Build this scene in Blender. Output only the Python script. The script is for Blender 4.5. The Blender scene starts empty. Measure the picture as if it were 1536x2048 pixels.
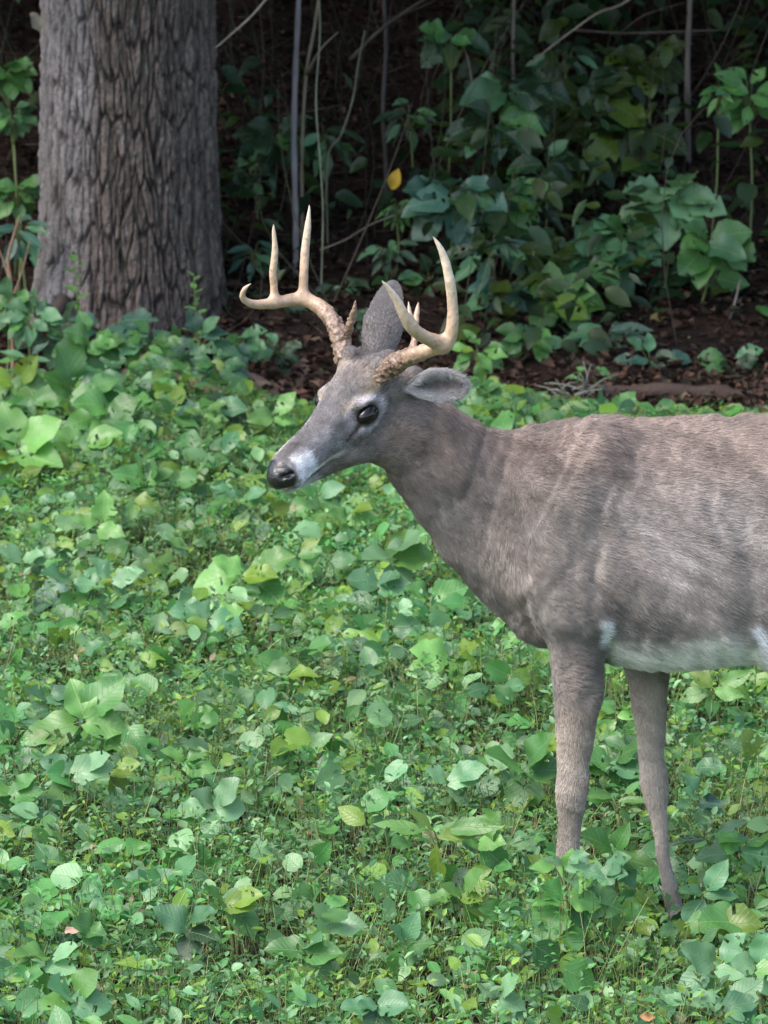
import bpy, math, random
import numpy as np
from mathutils import Vector, Matrix

random.seed(7); rng = np.random.default_rng(7)
sc = bpy.context.scene
COL = sc.collection

# ------------------------------------------------------------------ camera
FPX, CH, PITCH = 8800.0, 2.3, math.radians(10.2)
cam_d = bpy.data.cameras.new('camera'); cam = bpy.data.objects.new('camera', cam_d); COL.objects.link(cam)
cam.location = (0, 0, CH); cam.rotation_euler = (math.pi/2 - PITCH, 0, 0)
cam_d.sensor_fit = 'VERTICAL'; cam_d.sensor_height = 36.0
cam_d.lens = 36.0*FPX/2048.0
cam_d.clip_start = 0.1; cam_d.clip_end = 400
cam_d.dof.use_dof = True; cam_d.dof.focus_distance = 8.05; cam_d.dof.aperture_fstop = 15
sc.camera = cam

# ------------------------------------------------------------------ sky, sun, exposure
SUN_EL, SUN_AZ = math.radians(52), math.radians(238)     # azimuth of the sun, clockwise from +Y: behind the camera, to the left
w = bpy.data.worlds.new('World'); sc.world = w; w.use_nodes = True
nt = w.node_tree; nt.nodes.clear()
sky = nt.nodes.new('ShaderNodeTexSky'); sky.sky_type = 'NISHITA'; sky.sun_disc = False
sky.sun_elevation = SUN_EL; sky.sun_rotation = SUN_AZ; sky.air_density = 1.0; sky.dust_density = 3.0; sky.ozone_density = 1.0
bg = nt.nodes.new('ShaderNodeBackground'); bg.inputs['Strength'].default_value = 0.15
wo = nt.nodes.new('ShaderNodeOutputWorld')
nt.links.new(sky.outputs[0], bg.inputs[0]); nt.links.new(bg.outputs[0], wo.inputs[0])
sd = bpy.data.lights.new('sun', 'SUN'); sd.energy = 1.25; sd.angle = math.radians(40); sd.color = (1.0, .97, .92)
so = bpy.data.objects.new('sun', sd); COL.objects.link(so)
sdir = Vector((math.sin(SUN_AZ)*math.cos(SUN_EL), math.cos(SUN_AZ)*math.cos(SUN_EL), math.sin(SUN_EL)))
so.rotation_euler = sdir.to_track_quat('Z', 'Y').to_euler(); so.location = (0, 0, 12)
vs = sc.view_settings; vs.view_transform = 'Standard'; vs.look = 'None'; vs.gamma = 1.0; vs.use_curve_mapping = False
vs.exposure = 1.55
sc.cycles.max_bounces = 6; sc.cycles.diffuse_bounces = 3; sc.cycles.glossy_bounces = 2; sc.cycles.transmission_bounces = 3
sc.cycles.transparent_max_bounces = 4; sc.cycles.use_denoising = True

# ------------------------------------------------------------------ helpers
_fw = np.array([0, math.cos(PITCH), -math.sin(PITCH)]); _up = np.array([0, math.sin(PITCH), math.cos(PITCH)])
_C = np.array([0, 0, CH])
def ray(px, py):
    return _fw*FPX + np.array([1., 0, 0])*(px-768) + _up*(1024-py)
def U(px, py, Y):
    """survey point: the place at distance Y seen at (px, py) of the photograph"""
    d = ray(px, py); return _C + d*(Y/d[1])

def hash3(i, j, k, seed):
    n = (i*374761393 + j*668265263 + k*2147483647 + seed*974711) & 0xFFFFFFFF
    n = ((n ^ (n >> 13))*1274126177) & 0xFFFFFFFF
    return ((n ^ (n >> 16)) & 0xFFFFFF)/float(0xFFFFFF)
def vnoise(P, seed=0):
    """value noise, -1..1, P (n,3)"""
    P = np.asarray(P, float); I = np.floor(P).astype(np.int64); f = P-I; f = f*f*(3-2*f); r = 0
    for a in (0, 1):
        for b in (0, 1):
            for c in (0, 1):
                wt = (f[:, 0] if a else 1-f[:, 0])*(f[:, 1] if b else 1-f[:, 1])*(f[:, 2] if c else 1-f[:, 2])
                r = r + wt*hash3(I[:, 0]+a, I[:, 1]+b, I[:, 2]+c, seed)
    return r*2-1
def fbm(P, seed=0, oct=3):
    r = 0; a = 1; s = 0
    for o in range(oct):
        r = r + a*vnoise(np.asarray(P)*(2**o), seed+o); s += a; a *= .5
    return r/s
def sstep(a, b, x):
    t = np.clip((x-a)/(b-a), 0, 1); return t*t*(3-2*t)

def ground_z(x, y):
    x = np.asarray(x, float); y = np.asarray(y, float)
    P = np.stack([x, y, 0*x], -1).reshape(-1, 3)
    n = (.02*vnoise(P*1.3, 3)+.008*vnoise(P*5, 4)).reshape(x.shape)*sstep(8.6, 10, y)
    t = np.maximum(y-15.1-.15*np.sin(x*.9+1), 0)
    hill = .40*(np.sqrt(t*t+.25)-.5)
    rough = (.10*vnoise(P*.9, 5)+.05*vnoise(P*2.6, 6)+.02*vnoise(P*7, 8)).reshape(x.shape)*sstep(14.8, 16, y)
    return n+np.minimum(hill, 6+.08*t)+rough
def hit(px, py, lift=0.0):
    """where the line of sight meets the ground (raised by lift)"""
    d = ray(px, py); d = d/d[1]; Y = np.arange(6.5, 34, .02)
    X = Y*d[0]; Z = CH+Y*d[2]; g = ground_z(X, Y)+lift
    k = np.argmax(Z <= g)
    return np.array([X[k], Y[k], Z[k]])

def link(o, parent=None):
    COL.objects.link(o)
    if parent is not None: o.parent = parent
    return o
def make_mesh(name, V, quads=None, tris=None, mat=None, uv=None, col=None, smooth=True, extra=None):
    me = bpy.data.meshes.new(name)
    V = np.asarray(V, np.float32); loops = []; sizes = []
    if quads is not None and len(quads): q = np.asarray(quads, np.int32); loops.append(q.ravel()); sizes.append(np.full(len(q), 4, np.int32))
    if tris is not None and len(tris): t = np.asarray(tris, np.int32); loops.append(t.ravel()); sizes.append(np.full(len(t), 3, np.int32))
    L = np.concatenate(loops); S = np.concatenate(sizes)
    me.vertices.add(len(V)); me.vertices.foreach_set('co', V.ravel())
    me.loops.add(len(L)); me.loops.foreach_set('vertex_index', L)
    me.polygons.add(len(S)); st = np.concatenate([[0], np.cumsum(S)[:-1]]).astype(np.int32)
    me.polygons.foreach_set('loop_start', st)
    me.polygons.foreach_set('use_smooth', np.full(len(S), smooth))
    if uv is not None:
        u = me.uv_layers.new(name='UVMap'); u.data.foreach_set('uv', np.asarray(uv, np.float32)[L].ravel())
    if col is not None:
        c = me.color_attributes.new('tint', 'FLOAT_COLOR', 'POINT'); cc = np.ones((len(V), 4), np.float32); cc[:, :3] = col
        c.data.foreach_set('color', cc.ravel())
    for k, a in (extra or {}).items():
        at = me.attributes.new(k, 'FLOAT', 'POINT'); at.data.foreach_set('value', np.asarray(a, np.float32))
    me.update(calc_edges=True); me.validate()
    if mat: me.materials.append(mat)
    return me
def mesh_obj(name, me, parent=None, loc=None):
    o = bpy.data.objects.new(name, me); link(o, parent)
    if loc is not None: o.location = loc
    return o
def tag(o, label=None, cat=None, group=None, kind=None):
    if label: o['label'] = label
    if cat: o['category'] = cat
    if group: o['group'] = group
    if kind: o['kind'] = kind
    return o
def empty(name, loc):
    o = bpy.data.objects.new(name, None); o.location = loc; o.empty_display_size = .05; COL.objects.link(o); return o

def tube(points, radii, n=6, closed=True, ripple=0):
    """swept tube -> verts, quads, tris"""
    P = np.asarray(points, float); R = np.asarray(radii, float); m = len(P)
    T = np.gradient(P, axis=0); T /= np.linalg.norm(T, axis=1)[:, None]+1e-12
    ref = np.array([0, 0, 1.]) if abs(T[0][2]) < .8 else np.array([1., 0, 0])
    V = []; a = np.linspace(0, 2*math.pi, n, endpoint=False); N = None
    for i in range(m):
        if N is None: N = np.cross(T[i], ref)
        N = N-T[i]*np.dot(N, T[i]); N /= np.linalg.norm(N)+1e-12
        B = np.cross(T[i], N)
        rr = R[i]*(1+ripple*np.sin(a*2+i*1.3)) if ripple else R[i]
        V.append(P[i]+(np.cos(a)*rr)[:, None]*N+(np.sin(a)*rr)[:, None]*B)
    V = np.concatenate(V)
    q = [[i*n+j, i*n+(j+1) % n, (i+1)*n+(j+1) % n, (i+1)*n+j] for i in range(m-1) for j in range(n)]
    t = []
    if closed:
        V = np.vstack([V, P[0], P[-1]]); c0, c1 = m*n, m*n+1
        t += [[c0, (j+1) % n, j] for j in range(n)]+[[c1, (m-1)*n+j, (m-1)*n+(j+1) % n] for j in range(n)]
    return V, q, t
def merge(parts):
    V = []; Q = []; T = []; o = 0
    for v, q, t in parts:
        V.append(v); Q += [[i+o for i in f] for f in q]; T += [[i+o for i in f] for f in t]; o += len(v)
    return np.concatenate(V), Q, T
def catmull(P, k=6):
    P = np.asarray(P, float); m = len(P); E = np.vstack([2*P[0]-P[1], P, 2*P[-1]-P[-2]]); out = []
    for i in range(m-1):
        a, b, c, d = E[i:i+4]
        for s in range(k):
            t = s/k; out.append(.5*((2*b)+(-a+c)*t+(2*a-5*b+4*c-d)*t*t+(-a+3*b-3*c+d)*t**3))
    out.append(P[-1]); return np.array(out)

# ------------------------------------------------------------------ materials
def mat_new(name):
    m = bpy.data.materials.new(name); m.use_nodes = True; t = m.node_tree; t.nodes.clear()
    out = t.nodes.new('ShaderNodeOutputMaterial'); b = t.nodes.new('ShaderNodeBsdfPrincipled')
    t.links.new(b.outputs[0], out.inputs[0]); return m, t, b, out
def N(t, typ, **kw):
    n = t.nodes.new(typ)
    for k, v in kw.items(): setattr(n, k, v)
    return n
def mixc(t, a, b, fac, mode='MIX'):
    n = t.nodes.new('ShaderNodeMix'); n.data_type = 'RGBA'; n.blend_type = mode
    for s, v in (('A', a), ('B', b)):
        i = [x for x in n.inputs if x.name == s and x.type == 'RGBA'][0]
        if hasattr(v, 'is_linked') or hasattr(v, 'links'): t.links.new(v, i)
        else: i.default_value = (*v, 1)
    if isinstance(fac, (int, float)): n.inputs[0].default_value = fac
    else: t.links.new(fac, n.inputs[0])
    return [x for x in n.outputs if x.type == 'RGBA'][0]
def ramp(t, src, a, b):
    n = N(t, 'ShaderNodeMapRange'); n.inputs[1].default_value = a; n.inputs[2].default_value = b; t.links.new(src, n.inputs[0]); return n.outputs[0]
def math_(t, op, a, b=None):
    n = N(t, 'ShaderNodeMath', operation=op)
    for i, v in enumerate((a, b)):
        if v is None: continue
        if isinstance(v, (int, float)): n.inputs[i].default_value = v
        else: t.links.new(v, n.inputs[i])
    return n.outputs[0]

def leaf_material(name, rough=.38, trans=.3, veins=True, spec=.5, objvar=False, scale=60):
    m, t, b, out = mat_new(name)
    at = N(t, 'ShaderNodeAttribute', attribute_name='tint'); c = at.outputs['Color']
    geo = N(t, 'ShaderNodeNewGeometry')
    nz = N(t, 'ShaderNodeTexNoise'); nz.inputs['Scale'].default_value = scale; t.links.new(geo.outputs['Position'], nz.inputs['Vector'])
    c = mixc(t, c, (.16, .20, .05), ramp(t, nz.outputs[0], .58, 1.3))
    if veins:
        uv = N(t, 'ShaderNodeUVMap'); sep = N(t, 'ShaderNodeSeparateXYZ'); t.links.new(uv.outputs[0], sep.inputs[0])
        av = math_(t, 'ABSOLUTE', math_(t, 'SUBTRACT', sep.outputs[1], .5))          # 0 on the midrib
        mid = ramp(t, av, .022, .006)
        s = math_(t, 'SUBTRACT', sep.outputs[0], math_(t, 'MULTIPLY', av, .9))
        fr = math_(t, 'FRACT', math_(t, 'MULTIPLY', s, 7.0))
        side = ramp(t, math_(t, 'ABSOLUTE', math_(t, 'SUBTRACT', fr, .5)), .11, .03)
        v = math_(t, 'MAXIMUM', mid, math_(t, 'MULTIPLY', side, .5))
        c = mixc(t, c, (.25, .36, .17), math_(t, 'MULTIPLY', v, .38))
        bmp = N(t, 'ShaderNodeBump'); bmp.inputs['Strength'].default_value = .5; bmp.inputs['Distance'].default_value = .002
        hgt = math_(t, 'ADD', math_(t, 'MULTIPLY', v, -1.0), math_(t, 'MULTIPLY', nz.outputs[0], .8))
        t.links.new(hgt, bmp.inputs['Height']); t.links.new(bmp.outputs[0], b.inputs['Normal'])
    if objvar:
        oi = N(t, 'ShaderNodeObjectInfo'); hs = N(t, 'ShaderNodeHueSaturation')
        t.links.new(ramp(t, oi.outputs['Random'], -1.3, 1.9), hs.inputs['Value']) if False else None
        n = N(t, 'ShaderNodeMapRange'); n.inputs[3].default_value = .72; n.inputs[4].default_value = 1.3; t.links.new(oi.outputs['Random'], n.inputs[0])
        t.links.new(n.outputs[0], hs.inputs['Value']); t.links.new(c, hs.inputs['Color']); c = hs.outputs[0]
    t.links.new(c, b.inputs['Base Color']); b.inputs['Roughness'].default_value = rough; b.inputs['Specular IOR Level'].default_value = spec
    tr = N(t, 'ShaderNodeBsdfTranslucent'); c2 = mixc(t, c, (.9, 1., .25), .35, 'MULTIPLY')
    g = N(t, 'ShaderNodeHueSaturation'); g.inputs['Value'].default_value = 1.7; t.links.new(c2, g.inputs['Color']); t.links.new(g.outputs[0], tr.inputs[0])
    mx = N(t, 'ShaderNodeMixShader'); mx.inputs[0].default_value = trans
    t.links.new(b.outputs[0], mx.inputs[1]); t.links.new(tr.outputs[0], mx.inputs[2]); t.links.new(mx.outputs[0], out.inputs[0])
    return m
M_LEAF = leaf_material('broad_leaf_green')
M_LEAFP = leaf_material('single_leaf_green', objvar=True)
M_SMALL = leaf_material('small_leaf_green', veins=False, rough=.5)
M_FOREST = leaf_material('forest_foliage', veins=False, rough=.6, trans=.15)
M_DRY = leaf_material('dry_leaf_brown', rough=.8, trans=.05, veins=False, spec=.2)

def tint_material(name, rough=.8, spec=.3, bump=0, bscale=80, var=None):
    m, t, b, out = mat_new(name)
    at = N(t, 'ShaderNodeAttribute', attribute_name='tint'); c = at.outputs['Color']
    geo = N(t, 'ShaderNodeNewGeometry'); nz = N(t, 'ShaderNodeTexNoise'); nz.inputs['Scale'].default_value = bscale; nz.inputs['Detail'].default_value = 5
    t.links.new(geo.outputs['Position'], nz.inputs['Vector'])
    if var: c = mixc(t, c, var, ramp(t, nz.outputs[0], .5, .8))
    t.links.new(c, b.inputs['Base Color']); b.inputs['Roughness'].default_value = rough; b.inputs['Specular IOR Level'].default_value = spec
    if bump:
        bp = N(t, 'ShaderNodeBump'); bp.inputs['Distance'].default_value = bump; t.links.new(nz.outputs[0], bp.inputs['Height']); t.links.new(bp.outputs[0], b.inputs['Normal'])
    return m
M_STEM = tint_material('stem_green', .6, .4)
M_TWIG = tint_material('twig_bark', .85, .2, .002, 120)
M_BARK = tint_material('furrowed_bark', .9, .25, .006, 90, (.055, .048, .045))
M_HIDE = tint_material('deer_hide', .9, .15, .002, 140)

def ground_material():
    m, t, b, out = mat_new('forest_soil')
    geo = N(t, 'ShaderNodeNewGeometry')
    n1 = N(t, 'ShaderNodeTexNoise'); n1.inputs['Scale'].default_value = 3; n1.inputs['Detail'].default_value = 6
    n2 = N(t, 'ShaderNodeTexNoise'); n2.inputs['Scale'].default_value = 45; n2.inputs['Detail'].default_value = 8
    for n in (n1, n2): t.links.new(geo.outputs['Position'], n.inputs['Vector'])
    c = mixc(t, (.022, .014, .011), (.048, .024, .016), ramp(t, n1.outputs[0], .4, .65))
    c = mixc(t, c, (.020, .015, .011), ramp(t, n2.outputs[0], .48, .62))
    t.links.new(c, b.inputs['Base Color']); b.inputs['Roughness'].default_value = .95; b.inputs['Specular IOR Level'].default_value = .2
    bp = N(t, 'ShaderNodeBump'); bp.inputs['Distance'].default_value = .03; t.links.new(n2.outputs[0], bp.inputs['Height']); t.links.new(bp.outputs[0], b.inputs['Normal'])
    return m
M_SOIL = ground_material()

# ------------------------------------------------------------------ ground
def build_ground():
    ys = np.concatenate([np.linspace(-60, 6, 12), np.arange(6.2, 24, .09), np.linspace(24.5, 160, 40)])
    xs = np.concatenate([np.linspace(-120, -8, 16), np.arange(-7.6, 7.61, .16), np.linspace(8, 120, 16)])
    X, Y = np.meshgrid(xs, ys); Z = ground_z(X, Y)
    V = np.stack([X, Y, Z], -1).reshape(-1, 3); nx, ny = len(xs), len(ys)
    i = (np.arange(ny-1)[:, None]*nx+np.arange(nx-1)[None]).ravel()
    q = np.stack([i, i+1, i+nx+1, i+nx], -1)
    o = mesh_obj('ground', make_mesh('ground', V, q, mat=M_SOIL)); tag(o, 'dark brown woodland soil rising into a shaded bank behind the deer', None, None, 'structure')
build_ground()

# ------------------------------------------------------------------ leaf shapes (unit length along +x, face up +z)
def leaf_shape(profile, cols=2, fold=.12, droop=.12, wave=.05, back=.0, seed=0, dense=False):
    """profile: list of (t, halfwidth); cols: quads on each side"""
    V = []; UV = []; r = random.Random(seed); ph = r.uniform(0, 6)
    if dense: profile = [tuple(p) for p in catmull(np.array(profile), 2)]; profile = [(t, max(h*(1+.05*math.sin(i*2.4+ph)), .003)) for i, (t, h) in enumerate(profile)]
    for i, (t, hw) in enumerate(profile):
        for c in range(-cols, cols+1):
            s = c/cols; x = t-(back*abs(s)**1.5 if i == 0 else back*.5*abs(s)**1.5 if i == 1 else 0)
            y = hw*s
            z = fold*abs(s)*hw*2 - droop*t*t + wave*abs(s)*math.sin(ph+t*9+s)*hw*2
            V.append((x, y, z)); UV.append((t, .5+y))
    n = 2*cols+1; q = []
    for i in range(len(profile)-1):
        for c in range(2*cols): a = i*n+c; q.append([a, a+n, a+n+1, a+1][::-1])
    return np.array(V), np.array(q), np.array(UV)
OVATE = [(0, .03), (.06, .12), (.2, .24), (.4, .31), (.6, .28), (.8, .17), (.93, .07), (1, .006)]
HEART = [(0, .10), (.05, .28), (.18, .39), (.38, .42), (.60, .36), (.80, .23), (.93, .10), (1, .01)]
ROUND = [(0, .12), (.05, .32), (.2, .46), (.42, .50), (.65, .44), (.84, .29), (.95, .14), (1, .02)]
LANCE = [(0, .02), (.1, .09), (.25, .16), (.45, .19), (.65, .15), (.82, .08), (.94, .03), (1, .003)]
LOBED = [(0, .06), (.08, .28), (.20, .45), (.31, .48), (.42, .38), (.54, .33), (.64, .36), (.76, .28), (.88, .14), (1, .015)]
SMALLP = [(0, .03), (.25, .24), (.6, .25), (1, .01)]
PROF = dict(ovate=OVATE, heart=HEART, round=ROUND, lance=LANCE, lobed=LOBED)
BACK = dict(ovate=.03, heart=.12, round=.10, lance=0, lobed=.10)

def frames(axis, normal):
    x = axis/(np.linalg.norm(axis, axis=-1, keepdims=True)+1e-12)
    z = normal-x*(x*normal).sum(-1, keepdims=True); z /= np.linalg.norm(z, axis=-1, keepdims=True)+1e-12
    y = np.cross(z, x); return np.stack([x, y, z], -1)
def scatter(name, shapes, pos, axis, normal, size, col, mat, kind='stuff', label=None, parent=None, ps=None, curl=None):
    """many real leaves joined into one mesh; each picks one of the shapes"""
    n = len(pos); R = frames(axis, normal); ps = rng.integers(0, len(shapes), n) if ps is None else ps
    Vs = []; Qs = []; UVs = []; Cs = []; off = 0
    for k, (v, q, uv) in enumerate(shapes):
        idx = np.nonzero(ps == k)[0]
        if not len(idx): continue
        vv = v[None]*size[idx][:, None, None]; vv = np.repeat(vv, 1, 0)
        W = np.einsum('nij,nvj->nvi', R[idx], vv)+pos[idx][:, None]
        Vs.append(W.reshape(-1, 3)); Qs.append((q[None]+(off+np.arange(len(idx))*len(v))[:, None, None]).reshape(-1, q.shape[1]))
        UVs.append(np.tile(uv, (len(idx), 1))); Cs.append(np.repeat(col[idx], len(v), 0)); off += len(idx)*len(v)
    me = make_mesh(name, np.concatenate(Vs), np.concatenate(Qs), mat=mat, uv=np.concatenate(UVs), col=np.concatenate(Cs))
    o = mesh_obj(name, me, parent); tag(o, label, None, None, kind); return o
def strips(name, P0, P1, r0, r1, col, mat, label, bend=None, kind='stuff', parent=None, seg=3):
    """many thin three-sided stems as one mesh"""
    n = len(P0); bend = np.zeros((n, 3)) if bend is None else bend
    D = P1-P0; D /= np.linalg.norm(D, axis=1)[:, None]+1e-9
    A = np.cross(D, np.array([.3, .8, .5])); A /= np.linalg.norm(A, axis=1)[:, None]; B = np.cross(D, A)
    V = []
    for s in range(seg+1):
        t = s/seg; c = P0*(1-t)+P1*t+bend*(4*t*(1-t)); r = (r0*(1-t)+r1*t)
        for k in range(3):
            a = k*2.0944; V.append(c+(math.cos(a)*r)[:, None]*A+(math.sin(a)*r)[:, None]*B if hasattr(r, 'shape') else c+math.cos(a)*r*A+math.sin(a)*r*B)
    V = np.stack(V, 1); q = []
    for s in range(seg):
        for k in range(3): q.append([s*3+k, s*3+(k+1) % 3, (s+1)*3+(k+1) % 3, (s+1)*3+k])
    q = np.array(q); m = V.shape[1]
    Q = (q[None]+(np.arange(n)*m)[:, None, None]).reshape(-1, 4)
    me = make_mesh(name, V.reshape(-1, 3), Q, mat=mat, col=np.repeat(col, m, 0))
    o = mesh_obj(name, me, parent); tag(o, label, None, None, kind); return o

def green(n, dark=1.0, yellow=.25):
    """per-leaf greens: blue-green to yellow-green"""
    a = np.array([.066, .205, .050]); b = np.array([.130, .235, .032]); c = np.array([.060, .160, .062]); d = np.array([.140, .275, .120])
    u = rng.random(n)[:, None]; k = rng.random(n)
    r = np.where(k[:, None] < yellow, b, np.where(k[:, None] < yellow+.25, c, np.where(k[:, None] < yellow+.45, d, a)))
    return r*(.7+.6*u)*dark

# ------------------------------------------------------------------ the deer: a field of blended volumes turned into one mesh
class Field:
    def __init__(s, xs, ys, zs):
        s.x, s.y, s.z = xs, ys, zs; s.F = np.full((len(xs), len(ys), len(zs)), .08, np.float32)
    def box(s, lo, hi, m=.06):
        r = []
        for g, a, b in ((s.x, lo[0], hi[0]), (s.y, lo[1], hi[1]), (s.z, lo[2], hi[2])):
            i = max(np.searchsorted(g, a-m)-1, 0); j = min(np.searchsorted(g, b+m)+1, len(g)); r.append(slice(i, max(j, i+1)))
        P = np.meshgrid(s.x[r[0]], s.y[r[1]], s.z[r[2]], indexing='ij')
        return tuple(r), P
    def add(s, sl, d, k):
        a = s.F[sl]; d = d.astype(np.float32)
        h = np.maximum(k-np.abs(a-d), 0)/k; s.F[sl] = np.minimum(a, d)-h*h*k*.25
    def sub(s, sl, d, k):
        a = s.F[sl]; d = -d.astype(np.float32)
        h = np.maximum(k-np.abs(a-d), 0)/k; s.F[sl] = np.maximum(a, d)+h*h*k*.25
    def chain(s, C, k=.03, wide=None, cut=False, m=None):
        """C rows: x y z r [stretch along wide]"""
        C = np.asarray(C, float); r = C[:, 3]*(np.maximum(C[:, 4], 1) if C.shape[1] > 4 else 1)
        m = m or k+.012
        lo = (C[:, :3]-r[:, None]).min(0); hi = (C[:, :3]+r[:, None]).max(0); sl, (X, Y, Z) = s.box(lo, hi, m)
        D = np.full(X.shape, 1., np.float32)
        for a, b in zip(C[:-1], C[1:]):
            rr = max(a[3], b[3])*(max(a[4], b[4], 1) if len(a) > 4 else 1)+m
            l2 = np.minimum(a[:3], b[:3])-rr; h2 = np.maximum(a[:3], b[:3])+rr
            sub = []
            for g, q in ((X[:, 0, 0], 0), (Y[0, :, 0], 1), (Z[0, 0, :], 2)):
                i = max(np.searchsorted(g, l2[q])-1, 0); j = min(np.searchsorted(g, h2[q])+1, len(g)); sub.append(slice(i, max(j, i+1)))
            sub = tuple(sub); x, y, z = X[sub], Y[sub], Z[sub]
            v = b[:3]-a[:3]; L = v@v+1e-12
            t = np.clip(((x-a[0])*v[0]+(y-a[1])*v[1]+(z-a[2])*v[2])/L, 0, 1)
            dx, dy, dz = x-a[0]-t*v[0], y-a[1]-t*v[1], z-a[2]-t*v[2]; R = a[3]+t*(b[3]-a[3])
            if len(a) > 4:
                f = 1/(a[4]+t*(b[4]-a[4]))-1; c = dx*wide[0]+dy*wide[1]+dz*wide[2]
                dx, dy, dz = dx+wide[0]*c*f, dy+wide[1]*c*f, dz+wide[2]*c*f
            D[sub] = np.minimum(D[sub], np.sqrt(dx*dx+dy*dy+dz*dz)-R)
        (s.sub if cut else s.add)(sl, D, k)
    def ellip(s, c, r, R=None, k=.02, cut=False):
        c = np.asarray(c, float); r = np.asarray(r, float); R = np.eye(3) if R is None else R
        e = np.abs(R)@r; sl, (X, Y, Z) = s.box(c-e, c+e, k+.012)
        x, y, z = X-c[0], Y-c[1], Z-c[2]
        l = [(R[0, i]*x+R[1, i]*y+R[2, i]*z)/r[i] for i in range(3)]
        q = np.sqrt(l[0]**2+l[1]**2+l[2]**2); g = np.sqrt((l[0]/r[0])**2+(l[1]/r[1])**2+(l[2]/r[2])**2)+1e-9
        d = q*(q-1)/g; (s.sub if cut else s.add)(sl, d, k)
    def mesh(s):
        F = s.F; S = F < 0
        c = np.zeros(tuple(np.array(F.shape)-1), np.int8)
        for a in (0, 1):
            for b in (0, 1):
                for d in (0, 1): c += S[a:F.shape[0]-1+a, b:F.shape[1]-1+b, d:F.shape[2]-1+d]
        act = np.argwhere((c > 0) & (c < 8)); idm = np.full(c.shape, -1, np.int32); idm[tuple(act.T)] = np.arange(len(act))
        P = np.zeros((len(act), 3)); W = np.zeros(len(act))
        g = (s.x, s.y, s.z)
        for ax in range(3):
            o1, o2 = [q for q in range(3) if q != ax]
            for u in (0, 1):
                for v in (0, 1):
                    A = act.copy(); A[:, o1] += u; A[:, o2] += v; B = A.copy(); B[:, ax] += 1
                    fa, fb = F[tuple(A.T)], F[tuple(B.T)]; m = (fa < 0) != (fb < 0)
                    t = np.where(m, fa/(fa-fb+1e-20*(~m)+1e-12*(fa == fb)), 0)
                    Q = np.stack([g[q][A[:, q]] for q in range(3)], -1)
                    Q[:, ax] += t*(g[ax][B[:, ax]]-g[ax][A[:, ax]]); P += Q*m[:, None]; W += m
        P /= np.maximum(W, 1)[:, None]; quads = []
        for ax in range(3):
            o1, o2 = (ax+1) % 3, (ax+2) % 3
            a = [slice(None)]*3; b = [slice(None)]*3; a[ax] = slice(0, -1); b[ax] = slice(1, None)
            sa, sb = S[tuple(a)], S[tuple(b)]; E = np.argwhere(sa != sb)
            E = E[(E[:, o1] > 0) & (E[:, o2] > 0) & (E[:, o1] < F.shape[o1]-1) & (E[:, o2] < F.shape[o2]-1)]
            fl = sa[tuple(E.T)]
            ids = []
            for u, v in ((1, 1), (0, 1), (0, 0), (1, 0)):
                Q = E.copy(); Q[:, o1] -= u; Q[:, o2] -= v; ids.append(idm[tuple(Q.T)])
            q = np.stack(ids, -1); q[~fl] = q[~fl][:, ::-1]; quads.append(q)
        Q = np.concatenate(quads); Q = Q[(Q >= 0).all(1)]
        return P, Q
def vnormals(V, Q):
    n = np.cross(V[Q[:, 2]]-V[Q[:, 0]], V[Q[:, 3]]-V[Q[:, 1]]); Nn = np.zeros_like(V)
    for k in range(4):
        for a in range(3): Nn[:, a] += np.bincount(Q[:, k], n[:, a], len(V))
    return Nn/(np.linalg.norm(Nn, axis=1)[:, None]+1e-12)

# head frame
def head_frame(y=.80, p=.33, r=-.185):
    B = np.array([[-1, 0, 0], [0, -1, 0], [0, 0, 1.]]).T
    cy, sy = math.cos(y), math.sin(y); Rz = np.array([[cy, -sy, 0], [sy, cy, 0], [0, 0, 1]])
    cp, sp = math.cos(p), math.sin(p); Ry = np.array([[cp, 0, sp], [0, 1, 0], [-sp, 0, cp]])
    cr, sr = math.cos(r), math.sin(r); Rx = np.array([[1, 0, 0], [0, cr, -sr], [0, sr, cr]])
    return Rz@B@Ry@Rx
HM = head_frame(); HS = 1.06; HO = U(697, 816, 7.95)
def HW(p): return HO+HS*(np.asarray(p, float)@HM.T)
def HL(P): return ((P-HO)@HM)/HS
YC = 8.07
def chain_px(rows, Y=None):
    """rows (px, py, radius_px, Y [, stretch]) -> world chain"""
    out = []
    for r in rows:
        y = r[3] if Y is None else Y; p = U(r[0], r[1], y); out.append([*p, r[2]*y/FPX]+([r[4]] if len(r) > 4 else []))
    return np.array(out)

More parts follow.
